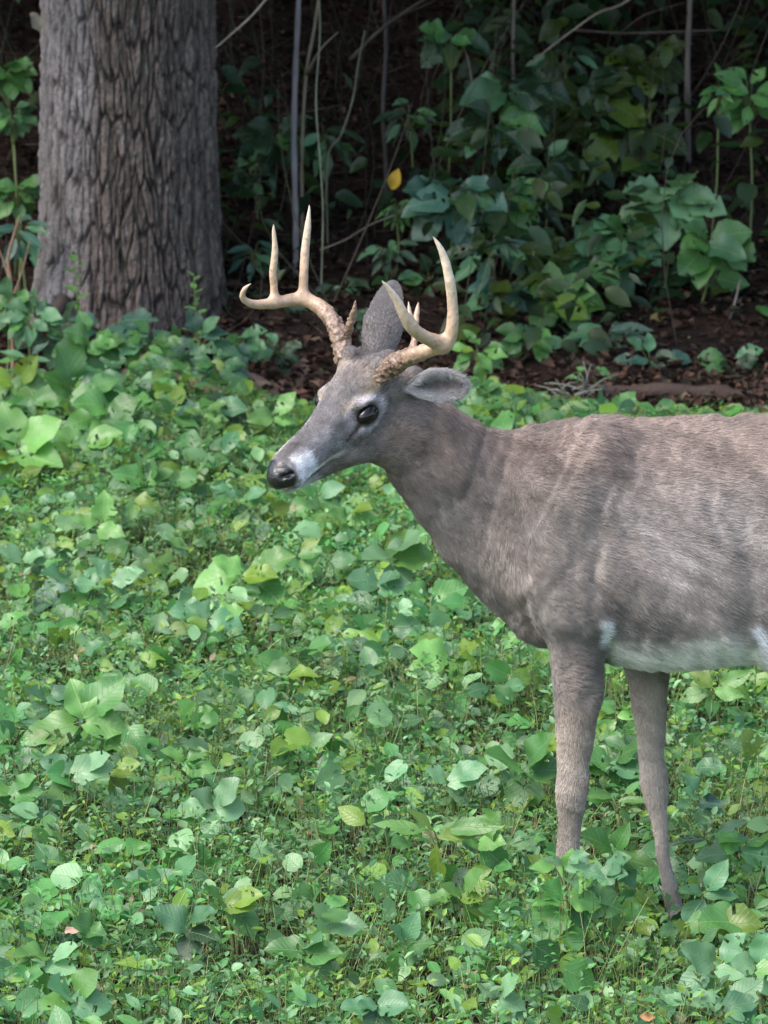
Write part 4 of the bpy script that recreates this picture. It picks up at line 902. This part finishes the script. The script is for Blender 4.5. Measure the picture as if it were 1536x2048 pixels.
# --- shrubs and plants on the shaded bank: px, py, radius, leaves, leaf px, shape, tone, label, Y
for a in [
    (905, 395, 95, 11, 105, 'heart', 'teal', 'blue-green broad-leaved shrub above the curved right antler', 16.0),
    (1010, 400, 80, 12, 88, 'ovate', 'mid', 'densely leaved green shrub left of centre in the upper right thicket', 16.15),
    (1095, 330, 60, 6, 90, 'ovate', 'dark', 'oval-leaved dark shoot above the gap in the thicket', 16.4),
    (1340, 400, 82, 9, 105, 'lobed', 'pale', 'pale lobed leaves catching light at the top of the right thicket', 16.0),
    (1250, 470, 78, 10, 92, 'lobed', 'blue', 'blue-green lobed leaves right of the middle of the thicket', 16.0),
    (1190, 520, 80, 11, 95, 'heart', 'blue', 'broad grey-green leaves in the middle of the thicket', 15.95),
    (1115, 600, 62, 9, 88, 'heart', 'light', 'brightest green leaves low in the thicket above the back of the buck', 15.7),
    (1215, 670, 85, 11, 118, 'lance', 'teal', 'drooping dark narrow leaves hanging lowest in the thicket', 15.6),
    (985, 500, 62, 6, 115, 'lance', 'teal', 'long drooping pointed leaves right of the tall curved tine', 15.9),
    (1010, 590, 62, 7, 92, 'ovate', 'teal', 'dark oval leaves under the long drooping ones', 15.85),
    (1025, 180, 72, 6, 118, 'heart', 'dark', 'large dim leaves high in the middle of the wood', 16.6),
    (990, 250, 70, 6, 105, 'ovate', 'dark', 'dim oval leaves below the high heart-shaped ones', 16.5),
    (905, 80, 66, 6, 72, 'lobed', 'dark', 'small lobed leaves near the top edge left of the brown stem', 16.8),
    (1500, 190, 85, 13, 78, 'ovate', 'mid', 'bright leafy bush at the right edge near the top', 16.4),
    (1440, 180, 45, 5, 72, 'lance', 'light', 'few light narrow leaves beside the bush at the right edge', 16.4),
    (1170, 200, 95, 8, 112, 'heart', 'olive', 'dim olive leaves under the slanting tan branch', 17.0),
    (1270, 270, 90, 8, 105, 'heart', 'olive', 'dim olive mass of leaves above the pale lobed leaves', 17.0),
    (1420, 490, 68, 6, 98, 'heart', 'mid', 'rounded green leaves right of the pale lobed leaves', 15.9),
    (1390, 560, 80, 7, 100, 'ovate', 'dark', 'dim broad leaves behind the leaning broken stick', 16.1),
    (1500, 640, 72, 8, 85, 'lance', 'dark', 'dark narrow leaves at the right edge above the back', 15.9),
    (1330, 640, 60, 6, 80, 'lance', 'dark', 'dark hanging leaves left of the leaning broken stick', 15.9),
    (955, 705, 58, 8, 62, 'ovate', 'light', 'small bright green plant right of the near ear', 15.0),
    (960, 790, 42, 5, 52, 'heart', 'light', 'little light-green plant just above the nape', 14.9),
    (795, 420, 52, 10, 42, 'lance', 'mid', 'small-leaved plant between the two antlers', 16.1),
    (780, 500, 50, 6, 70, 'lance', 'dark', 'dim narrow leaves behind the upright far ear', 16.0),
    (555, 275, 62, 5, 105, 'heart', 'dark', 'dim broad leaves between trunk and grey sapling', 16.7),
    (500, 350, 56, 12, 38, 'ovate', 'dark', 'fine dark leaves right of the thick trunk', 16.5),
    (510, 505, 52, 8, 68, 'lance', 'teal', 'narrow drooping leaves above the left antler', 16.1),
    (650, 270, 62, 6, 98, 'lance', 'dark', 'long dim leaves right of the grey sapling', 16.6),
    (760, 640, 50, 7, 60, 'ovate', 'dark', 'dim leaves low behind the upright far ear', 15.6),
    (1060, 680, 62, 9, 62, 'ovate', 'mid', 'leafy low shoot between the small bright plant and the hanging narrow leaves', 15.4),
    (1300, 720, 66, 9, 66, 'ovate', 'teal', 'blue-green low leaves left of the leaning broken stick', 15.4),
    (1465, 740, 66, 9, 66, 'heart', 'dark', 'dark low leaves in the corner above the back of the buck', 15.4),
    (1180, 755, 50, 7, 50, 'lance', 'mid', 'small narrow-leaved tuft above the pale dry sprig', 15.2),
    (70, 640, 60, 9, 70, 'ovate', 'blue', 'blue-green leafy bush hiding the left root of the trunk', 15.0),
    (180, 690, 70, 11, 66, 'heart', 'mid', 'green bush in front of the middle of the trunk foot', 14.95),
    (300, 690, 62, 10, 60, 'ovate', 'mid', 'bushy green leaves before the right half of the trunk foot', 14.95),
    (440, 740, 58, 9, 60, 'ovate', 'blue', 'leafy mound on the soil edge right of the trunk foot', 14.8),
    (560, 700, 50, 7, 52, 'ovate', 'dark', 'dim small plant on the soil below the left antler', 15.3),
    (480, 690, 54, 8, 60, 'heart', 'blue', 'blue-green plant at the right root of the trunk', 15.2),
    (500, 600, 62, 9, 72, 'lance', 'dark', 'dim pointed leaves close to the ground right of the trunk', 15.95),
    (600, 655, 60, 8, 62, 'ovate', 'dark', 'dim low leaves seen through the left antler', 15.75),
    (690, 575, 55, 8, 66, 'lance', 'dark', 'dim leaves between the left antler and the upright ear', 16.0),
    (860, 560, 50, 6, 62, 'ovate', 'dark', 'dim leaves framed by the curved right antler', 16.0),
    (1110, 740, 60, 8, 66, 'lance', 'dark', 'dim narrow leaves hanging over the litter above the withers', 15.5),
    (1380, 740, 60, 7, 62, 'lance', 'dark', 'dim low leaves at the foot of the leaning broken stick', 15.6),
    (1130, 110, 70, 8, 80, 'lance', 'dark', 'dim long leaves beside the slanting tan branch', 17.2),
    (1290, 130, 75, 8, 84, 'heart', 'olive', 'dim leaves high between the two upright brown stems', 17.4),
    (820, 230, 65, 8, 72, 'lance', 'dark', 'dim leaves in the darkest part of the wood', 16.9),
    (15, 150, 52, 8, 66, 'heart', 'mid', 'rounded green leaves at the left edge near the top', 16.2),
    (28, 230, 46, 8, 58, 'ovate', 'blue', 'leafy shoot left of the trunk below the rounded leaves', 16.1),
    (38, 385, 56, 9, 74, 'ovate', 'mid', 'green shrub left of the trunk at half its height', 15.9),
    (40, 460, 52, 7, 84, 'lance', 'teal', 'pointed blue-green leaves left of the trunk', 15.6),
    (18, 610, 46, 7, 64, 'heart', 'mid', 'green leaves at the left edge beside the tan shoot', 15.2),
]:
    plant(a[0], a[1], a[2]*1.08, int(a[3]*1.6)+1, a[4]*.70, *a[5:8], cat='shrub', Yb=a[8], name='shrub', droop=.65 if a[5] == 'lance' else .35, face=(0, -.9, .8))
# --- plants at the foot of the trunk and in the clearing
for a in [
    (215, 655, 72, 6, 96, 'ovate', 'teal', 'large oval dark leaves against the foot of the trunk', .22),
    (120, 665, 66, 6, 92, 'ovate', 'dark', 'dark broad-leaved plant at the left foot of the trunk', .18),
    (400, 672, 55, 6, 84, 'ovate', 'blue', 'pointed-leaved plant at the right foot of the trunk', .20),
    (350, 715, 60, 9, 58, 'ovate', 'mid', 'bushy small-leaved plant before the trunk', .12),
    (60, 720, 60, 8, 66, 'lance', 'blue', 'narrow blue-green leaves at the far left under the root', .14),
    (195, 725, 50, 6, 74, 'ovate', 'blue', 'low blue-green leaves under the large oval ones', .10),
    (150, 790, 78, 9, 92, 'heart', 'mid', 'upright broad green leaves below the trunk on the left', .16),
    (225, 825, 62, 5, 100, 'heart', 'mid', 'large folded green leaves under the trunk', .15),
    (30, 770, 60, 6, 88, 'heart', 'light', 'yellow-green leaves at the left edge below the trunk', .14),
    (455, 808, 34, 3, 78, 'ovate', 'blue', 'single upright oval leaf against the red soil', .16),
    (552, 838, 42, 4, 66, 'heart', 'light', 'bright cupped leaves in front of the red soil', .14),
    (410, 830, 44, 5, 58, 'ovate', 'light', 'pair of narrow upright leaves under the fallen branch', .13),
    (45, 905, 85, 8, 102, 'heart', 'yellow', 'big yellow-green leaves at the left edge', .15),
    (165, 895, 58, 6, 84, 'heart', 'light', 'curled light leaves right of the yellow-green ones', .13),
    (345, 835, 46, 5, 66, 'ovate', 'blue', 'blue-green plant in front of the fallen branch', .13),
    (200, 1055, 46, 4, 78, 'lobed', 'light', 'brightest light-green lobed leaves at the left', .15),
    (350, 1080, 28, 3, 56, 'ovate', 'pale', 'small pale oval leaf standing on its stalk', .13),
    (150, 1165, 60, 5, 92, 'heart', 'blue', 'grey-green rounded leaves in the left middle', .13),
    (228, 1160, 44, 4, 76, 'lobed', 'pale', 'two pale angular leaves in the left middle', .15),
    (50, 1120, 44, 4, 74, 'heart', 'pale', 'pale cupped leaf near the left edge', .14),
    (490, 1150, 66, 6, 98, 'lobed', 'light', 'large lobed light leaf spray left of the chest', .16),
    (425, 1235, 48, 5, 72, 'lobed', 'pale', 'pale toothed leaves below the light leaf spray', .12),
    (598, 1110, 34, 4, 66, 'ovate', 'light', 'upright yellow-green leaf under the muzzle', .14),
    (792, 1118, 46, 4, 94, 'round', 'pale', 'large rounded blue-grey leaf below the throat', .15),
    (760, 1175, 40, 5, 66, 'round', 'blue', 'rounded grey leaf under the large rounded one', .12),
    (860, 1200, 46, 5, 78, 'heart', 'mid', 'green leaves beside the sloping chest', .13),
    (680, 1290, 42, 4, 74, 'heart', 'blue', 'wide blue-green leaf in the middle of the clearing', .12),
    (905, 1320, 48, 5, 86, 'lobed', 'light', 'pale green leaf group left of the near foreleg', .14),
    (1060, 1320, 42, 5, 70, 'heart', 'light', 'light leaf group touching the near foreleg', .14),
    (175, 1440, 72, 5, 126, 'heart', 'light', 'biggest light-green leaf on the left side', .16),
    (95, 1400, 38, 4, 62, 'round', 'blue', 'rounded grey-green leaf beside the biggest light one', .13),
    (385, 1440, 34, 4, 70, 'lobed', 'mid', 'holed green leaf in the left centre', .11),
    (150, 1545, 58, 4, 98, 'heart', 'pale', 'pale folded leaf with green one under it', .15),
    (225, 1545, 44, 4, 82, 'heart', 'yellow', 'yellow-green drooping leaf on the left', .14),
    (370, 1530, 46, 5, 72, 'lobed', 'light', 'light lobed pair left of centre', .13),
    (25, 1590, 46, 4, 84, 'heart', 'mid', 'broad leaf cut by the left edge', .13),
    (430, 1615, 46, 5, 70, 'round', 'pale', 'pale blue-green leaf pair in the lower middle', .13),
    (355, 1722, 26, 3, 52, 'round', 'mid', 'small round leaf in the lower left', .12),
    (280, 1755, 26, 3, 54, 'round', 'blue', 'dark round leaf just below the small round leaf', .12),
    (455, 1808, 50, 4, 108, 'heart', 'yellow', 'big sunlit yellow-green leaf in the lower middle', .15),
    (380, 1860, 46, 4, 104, 'heart', 'blue', 'big grey-green leaf left of the yellow-green one', .14),
    (180, 1858, 34, 3, 74, 'round', 'mid', 'round green leaf near a pinkish dry one', .14),
    (95, 1925, 60, 5, 88, 'heart', 'pale', 'pair of pale blue leaves in the lower left corner', .15),
    (290, 1925, 36, 3, 92, 'lance', 'yellow', 'pointed yellow-green leaf near the bottom', .15),
    (150, 2000, 58, 6, 80, 'round', 'pale', 'pale rounded leaves at the bottom left', .14),
    (190, 2015, 38, 3, 78, 'heart', 'yellow', 'yellow-green leaf between the pale bottom ones', .13),
    (660, 1855, 46, 4, 92, 'heart', 'pale', 'large pale leaf in the bottom centre', .16),
    (615, 1905, 44, 4, 90, 'heart', 'mid', 'dark-centred green leaf under the large pale one', .12),
    (810, 1890, 44, 4, 82, 'heart', 'blue', 'blue-green leaf right of the bottom centre', .13),
    (875, 1670, 66, 5, 128, 'lance', 'yellow', 'long drooping yellow-green leaves left of the near hoof', .18),
    (960, 1680, 54, 5, 80, 'lobed', 'light', 'light green leaves next to the drooping ones', .15),
    (925, 1790, 48, 5, 78, 'heart', 'light', 'light heart-shaped pair below the drooping leaves', .14),
    (1005, 1835, 42, 4, 78, 'heart', 'blue', 'grey-green leaves before the near foreleg', .12),
    (900, 1560, 42, 4, 74, 'heart', 'pale', 'pale angular leaf left of the near knee', .13),
    (1050, 1540, 60, 4, 116, 'heart', 'mid', 'wide arching green leaf touching the near knee', .15),
    (1140, 1790, 70, 8, 102, 'lobed', 'mid', 'tall lobed plant hiding the near hoof', .21),
    (1130, 1735, 48, 6, 66, 'ovate', 'pale', 'small pale leaves at the top of the plant hiding the near hoof', .27),
    (1228, 1710, 40, 4, 100, 'ovate', 'mid', 'long ribbed leaf hanging between the forelegs', .18),
    (1200, 1750, 40, 4, 84, 'heart', 'blue', 'grey-green leaf between the forelegs', .15),
    (1235, 1600, 52, 5, 84, 'lance', 'light', 'upright light leaves between the knees', .16),
    (1235, 1430, 44, 5, 74, 'ovate', 'light', 'light leaf cluster seen between the upper forelegs', .14),
    (1225, 1530, 50, 5, 92, 'heart', 'mid', 'large green leaf between the forelegs at knee height', .14),
    (1298, 1800, 22, 3, 46, 'round', 'yellow', 'small bright leaf left of the far hoof', .10),
    (1462, 1850, 40, 2, 112, 'round', 'yellow', 'very large round yellow-green leaf in the lower right', .17),
    (1435, 1935, 58, 5, 98, 'heart', 'pale', 'pale leaf group under the very large round one', .14),
    (1485, 1700, 70, 7, 92, 'lobed', 'mid', 'lobed leafy plant at the right of the far foreleg', .17),
    (1425, 1680, 44, 4, 94, 'lance', 'blue', 'hanging pointed leaf behind the lobed plant', .17),
    (1515, 1520, 46, 4, 92, 'round', 'yellow', 'round yellow-green leaf at the right edge', .15),
    (1400, 1600, 50, 7, 58, 'heart', 'blue', 'vine-like small leaves right of the far knee', .15),
    (1410, 1790, 40, 4, 86, 'ovate', 'blue', 'dark leaves right of the far hoof', .14),
    (1515, 1935, 44, 4, 78, 'round', 'pale', 'pale rounded leaves at the lower right edge', .16),
    (1450, 2010, 48, 4, 92, 'heart', 'pale', 'pale leaf cut by the bottom edge on the right', .13),
    (1340, 1990, 36, 3, 72, 'ovate', 'pale', 'narrow pale leaf near the bottom right', .12),
    (1000, 1995, 40, 4, 74, 'heart', 'pale', 'small pale leaf group at the bottom centre right', .12),
    (760, 2010, 44, 5, 68, 'round', 'blue', 'blue-green rounded leaves at the bottom centre', .12),
    (1430, 1380, 44, 5, 76, 'ovate', 'light', 'light leaves under the belly at the right', .14),
    (580, 1420, 28, 3, 50, 'ovate', 'pale', 'small pale blue leaf pair in the middle', .12),
    (640, 1000, 42, 5, 66, 'heart', 'mid', 'green leaves just under the muzzle', .13),
    (700, 1040, 40, 4, 72, 'heart', 'light', 'light heart leaf between muzzle and throat', .13),
    (480, 1000, 42, 5, 66, 'ovate', 'blue', 'blue-green leaves left of the muzzle', .13),
    (300, 960, 46, 5, 76, 'heart', 'mid', 'green leaf clump in the upper left of the clearing', .13),
]:
    plant(*a[:4], a[4]*.82, *a[5:8], h=a[8], name='broadleaf_plant', face=(0, -.75, .9))
for a in [(150, 600, 90, 16, 40, 'light', 'upright yellow-green weed growing before the trunk', 15.3, 0., 0.), (383, 640, 90, 18, 34, 'light', 'upright frilly weed before the right side of the trunk', 15.3, 0., .01),
          (450, 930, 60, 12, 30, 'mid', 'slim upright weed left of the muzzle', None, .05, .0), (560, 1330, 80, 14, 30, 'mid', 'upright weed in the middle of the clearing', None, .05, .01),
          (740, 1650, 110, 16, 34, 'light', 'tall light weed left of the drooping leaves', None, .03, -.01), (235, 1960, 120, 14, 42, 'light', 'tall light weed at the bottom left', None, .03, .0),
          (500, 1640, 110, 14, 40, 'mid', 'tall leafy weed in the lower centre', None, .03, .01), (640, 1750, 120, 16, 30, 'mid', 'tall thin weed above the large pale leaf', None, .03, -.01),
          (1080, 1900, 120, 16, 34, 'mid', 'tall weed in front of the near hoof', None, .03, .0), (1290, 1950, 90, 14, 34, 'light', 'light weed below the far hoof', None, .03, .0),
          (1375, 1330, 70, 12, 28, 'mid', 'small weed right behind the far foreleg', None, .03, .0), (1500, 2010, 90, 14, 34, 'light', 'bushy weed in the bottom right corner', None, .03, .0)]:
    weed(*a[:7], Yb=a[7], h=a[8], lean=a[9])

# --- single dry leaves
def dry_leaf(px, py, lpx, col, label, h=.02, Yb=None, ax=(1, -.2, .2), nn=(0, -.7, .7)):
    c = hit(px, py, h) if Yb is None else U(px, py, Yb); v, q, uv = leaf_shape(OVATE, 2, .35, .2, .3, 0, int(px)); R = frames(np.array(ax, float)[None], np.array(nn, float)[None])[0]
    v = (v-np.array([.5, 0, 0]))*lpx*c[1]/FPX@R.T; o = mesh_obj('dry_leaf', make_mesh('dry_leaf', v, q, mat=M_DRY, uv=uv, col=np.tile(col, (len(v), 1))), None, c); tag(o, label, 'leaf')
dry_leaf(605, 738, 60, (.30, .19, .14), 'pale tan dead leaf curled on the red soil behind the forehead')
dry_leaf(790, 358, 44, (.38, .25, .03), 'yellow leaf among the small leaves between the antlers', Yb=16.05, ax=(.3, 0, 1), nn=(0, -1, .3))
dry_leaf(1295, 2035, 34, (.45, .24, .12), 'orange-tan dead leaf at the bottom edge', h=.13)
dry_leaf(143, 1862, 30, (.42, .27, .22), 'pinkish dry leaf beside the round green leaf', h=.13)
dry_leaf(975, 565, 44, (.20, .07, .03), 'rust-coloured dead leaf hanging behind the tall tine', Yb=16.0, ax=(.2, 0, -1), nn=(0, -1, .2))
dry_leaf(1320, 635, 40, (.20, .17, .07), 'yellowish withered leaf low in the thicket', Yb=15.8)
dry_leaf(110, 672, 50, (.26, .10, .05), 'reddish dead leaf at the foot of the trunk', h=.1)
dry_leaf(72, 45, 44, (.24, .20, .15), 'pale dry leaf hanging at the upper left of the trunk', Yb=15.3, ax=(.6, 0, -1), nn=(.5, -1, .3))
woody('stalk', [(1180, 1905, 7.85), (1220, 1893, 7.85), (1280, 1890, 7.86)], .0018, .0014, (.26, .16, .10), 'thin reddish dry stalk lying over the plants below the legs', 'twig')
woody('stalk', [(525, 1962, 7.75), (540, 1985, 7.75), (545, 2010, 7.74)], .0016, .0014, (.5, .5, .38), 'short pale stalk near the bottom', 'twig')
woody('stalk', [(300, 920, 14.2), (330, 940, 14.1), (345, 948, 14.1)], .003, .002, (.36, .36, .22), 'pale fallen grass stalk in the upper left of the clearing', 'twig')

# ------------------------------------------------------------------ ground cover: uncountable
def edge_y(x):      # where the green cover gives way to soil
    return 14.25+.22*np.sin(x*2.1+.5)+.12*np.sin(x*6.3)+.15+.85*sstep(-.15, -.65, x)-.1*sstep(.5, 1, x)
def cover_points(n, y0=6.6, y1=15.4, margin=.45):
    """spread evenly over the seen wedge plus a margin"""
    y = y0+(y1-y0)*rng.random(int(n*1.6)); half = .0874*y*1.02+margin; x = rng.uniform(-1.9, 1.9, len(y)); k = (np.abs(x) < half) & (y < edge_y(x)+rng.normal(size=len(y))*.12); x, y = x[k], y[k]
    return x[:n], y[:n]
def cover_h(x, y):
    P = np.stack([x, y, 0*x], 1); h = .105+.045*vnoise(P*2.6, 91)+.03*vnoise(P*7.5, 92)
    h = h+.08*np.exp(-((x-.345)/.13)**2-((y-7.72)/.13)**2)
    h = h-.075*np.exp(-((x-.53)/.10)**2-((y-7.96)/.20)**2)+.015*np.exp(-((x-.54)/.14)**2-((y-7.70)/.10)**2)
    h = h*(1-.45*sstep(0, .5, y-(edge_y(x)-.5)))
    return np.clip(h, .03, .3)
def clear_of_legs(x, y, z):
    d1 = np.hypot(x-U(1137, 1700, 7.94)[0], y-7.94); d2 = np.hypot(x-U(1335, 1750, 8.19)[0], y-8.19)
    return (d1 > .022) & (d2 > .018)
def tone_field(x, y, n, dark=1., yellow=.22, dry=.015):
    c = green(n, dark, yellow); P = np.stack([x, y, 0*x], 1); f = vnoise(P*1.7, 95)[:, None]; g = vnoise(P*4.2, 96)[:, None]
    dryk = rng.random(len(c))[:, None] < dry; c = np.where(dryk, np.array([.24, .20, .11])*rng.uniform(.7, 1.2, (len(c), 1)), c)
    return np.clip(c*(1+.22*f)*(np.array([1, 1, 1.])+g*np.array([.14, .0, -.10])), .01, .5)
def ground_cover():
    # small-leaved herbs: stems with whorls
    x0, y0 = cover_points(18500, margin=.5); h0 = cover_h(x0, y0)*rng.uniform(.55, 1.22, len(x0)); lean = rng.normal(size=(len(x0), 2))*.022
    g0 = ground_z(x0, y0); P0 = np.stack([x0, y0, g0], 1); P1 = P0+np.stack([lean[:, 0], lean[:, 1], h0], 1); k = rng.random(len(x0)) < .75
    cs = np.where(rng.random(len(x0))[:, None] < .15, np.array([.20, .17, .09]), np.array([.10, .14, .05]))*rng.uniform(.7, 1.2, len(x0))[:, None]
    strips('herb_stems', P0[k], P1[k], np.full(k.sum(), .0016), np.full(k.sum(), .0008), cs[k], M_STEM, 'thin green stems of the ground cover', seg=2)
    m = 8; t = np.tile(np.array([.30, .45, .58, .70, .80, .90, .97, 1.0]), (len(x0), 1))+rng.normal(size=(len(x0), m))*.04
    p = P0[:, None]+(P1-P0)[:, None]*t[..., None]; a = rng.uniform(0, 6.28, (len(x0), 1))+np.arange(m)[None]*2.4
    el = .25+.65*t-.15+rng.normal(size=a.shape)*.35; ax = np.stack([np.cos(a), np.sin(a), el], -1)
    sc0 = rng.uniform(.6, 1.35, (len(x0), 1)); size = (.011+.018*rng.random(a.shape))*sc0*(1.1-.35*t)
    p = p+ax*.004; c = np.repeat(tone_field(x0, y0, len(x0)), m, 0)*rng.uniform(.75, 1.3, (len(x0)*m, 1))
    sel = clear_of_legs(p[..., 0].ravel(), p[..., 1].ravel(), None)
    sh = [leaf_shape(SMALLP, 1, .2, .15, .1, 0, q) for q in range(3)]+[leaf_shape([(0, .03), (.3, .17), (.6, .16), (1, .01)], 1, .2, .3, .1, 0, q) for q in range(2)]
    nn = np.array([0, -.15, 1.])+rng.normal(size=(len(c), 3))*.30
    scatter('small_leaved_ground_cover', sh, p.reshape(-1, 3)[sel], ax.reshape(-1, 3)[sel], nn[sel], size.ravel()[sel], c[sel], M_SMALL, 'stuff', 'dense carpet of small green leaves around the buck')
    # medium broad leaves
    for nm, n, s0, s1, names, lb, hh in (('medium_leaved_ground_cover', 12500, .020, .044, ['ovate', 'heart', 'lance', 'ovate', 'lance'], 'middle-sized green leaves mixed through the carpet', .95),
                                         ('broad_leaved_ground_cover', 6200, .036, .070, ['heart', 'round', 'ovate', 'heart', 'ovate', 'lobed'], 'broad heart-shaped and lobed leaves topping the carpet', 1.03)):
        x, y = cover_points(n, margin=.5); cl = vnoise(np.stack([x*2.4, y*1.6, 0*x], 1), 44 if s0 > .03 else 45)+.35*sstep(11.5, 14, y); k = cl+rng.normal(size=len(x))*.35 > (-.12 if s0 > .03 else -.35); x, y = x[k], y[k]; n = len(x)
        z = ground_z(x, y)+cover_h(x, y)*rng.uniform(.45, 1.15, n)*hh; k = clear_of_legs(x, y, z); x, y, z = x[k], y[k], z[k]; n = len(x)
        a = rng.uniform(0, 6.28, n); ax = np.stack([np.cos(a), np.sin(a)-.15, rng.normal(size=n)*.5+.30], 1); nn = np.array([0, -.75, .9])+rng.normal(size=(n, 3))*.40
        sh = [leaf_shape(PROF[q], 2 if s0 > .03 else 1, .04+.05*(i % 4), .08+.10*(i % 3), .08, BACK[q], i) for i, q in enumerate(names*2)]
        size = rng.uniform(s0, s1, n)*(1+.45*sstep(11, 14.5, y))
        scatter(nm, sh, np.stack([x, y, z], 1)-ax*size[:, None]*.4, ax, nn, size, tone_field(x, y, n, 1.05, .18, 0 if s0 > .03 else .01), M_LEAF, 'stuff', lb)
        P1 = np.stack([x, y, z], 1)-ax*size[:, None]*.4; P0 = P1.copy(); P0[:, 2] = ground_z(x, y); P0[:, :2] += rng.normal(size=(n, 2))*.02
        strips('leaf_stalks', P0, P1, np.full(n, .0014), np.full(n, .001), np.tile([.12, .16, .06], (n, 1))*rng.uniform(.6, 1.3, (n, 1)), M_STEM, 'leaf stalks under the '+('broad' if s0 > .03 else 'middle-sized')+' leaves', seg=2)
    # lower, dimmer leaves close to the soil
    x, y = cover_points(15000, margin=.5); n = len(x); z = ground_z(x, y)+cover_h(x, y)*rng.uniform(.08, .4, n); a = rng.uniform(0, 6.28, n)
    scatter('low_leaf_layer', [leaf_shape(SMALLP, 1, .1, .1, .1, 0, q) for q in range(3)], np.stack([x, y, z], 1), np.stack([np.cos(a), np.sin(a), 0*a], 1), np.array([0, 0, 1.])+rng.normal(size=(n, 3))*.3, rng.uniform(.02, .05, n), tone_field(x, y, n, .9), M_SMALL, 'stuff', 'lower leaves under the carpet')
    # grass blades and pale dry stalks
    x, y = cover_points(10000, margin=.4); n = len(x); g = ground_z(x, y); P0 = np.stack([x, y, g], 1); h = cover_h(x, y)*rng.uniform(.6, 1.25, n)
    P1 = P0+np.stack([rng.normal(size=n)*.045, rng.normal(size=n)*.045, h], 1); c = np.where(rng.random(n)[:, None] < .3, np.array([.34, .34, .17]), np.array([.18, .30, .07]))*rng.uniform(.6, 1.25, n)[:, None]
    k = clear_of_legs(x, y, 0); strips('grass', P0[k], P1[k], np.full(k.sum(), .0015), np.full(k.sum(), .0005), c[k], M_STEM, 'thin grass blades and pale stalks among the leaves', bend=rng.normal(size=(k.sum(), 3))*.012, seg=4)
    # wider clearing beyond the frame
    n = 52000; x = rng.normal(size=n)*3.8; y = rng.uniform(-3, 14.6, n); half = .0874*np.maximum(y, 0)+.5; k = ((np.abs(x) > half) | (y < 6.7)) & (np.hypot(x, y) > .8); x, y = x[k], y[k]; n = len(x); a = rng.uniform(0, 6.28, n)
    scatter('outer_ground_cover', [leaf_shape(HEART, 1, .15, .15, .1, .1, q) for q in range(3)], np.stack([x, y, ground_z(x, y)+rng.uniform(.04, .14, n)], 1), np.stack([np.cos(a), np.sin(a), 0*a], 1), np.array([0, 0, 1.])+rng.normal(size=(n, 3))*.35, rng.uniform(.06, .13, n), green(n), M_LEAF, 'stuff', 'green leaves of the clearing to either side')
ground_cover()
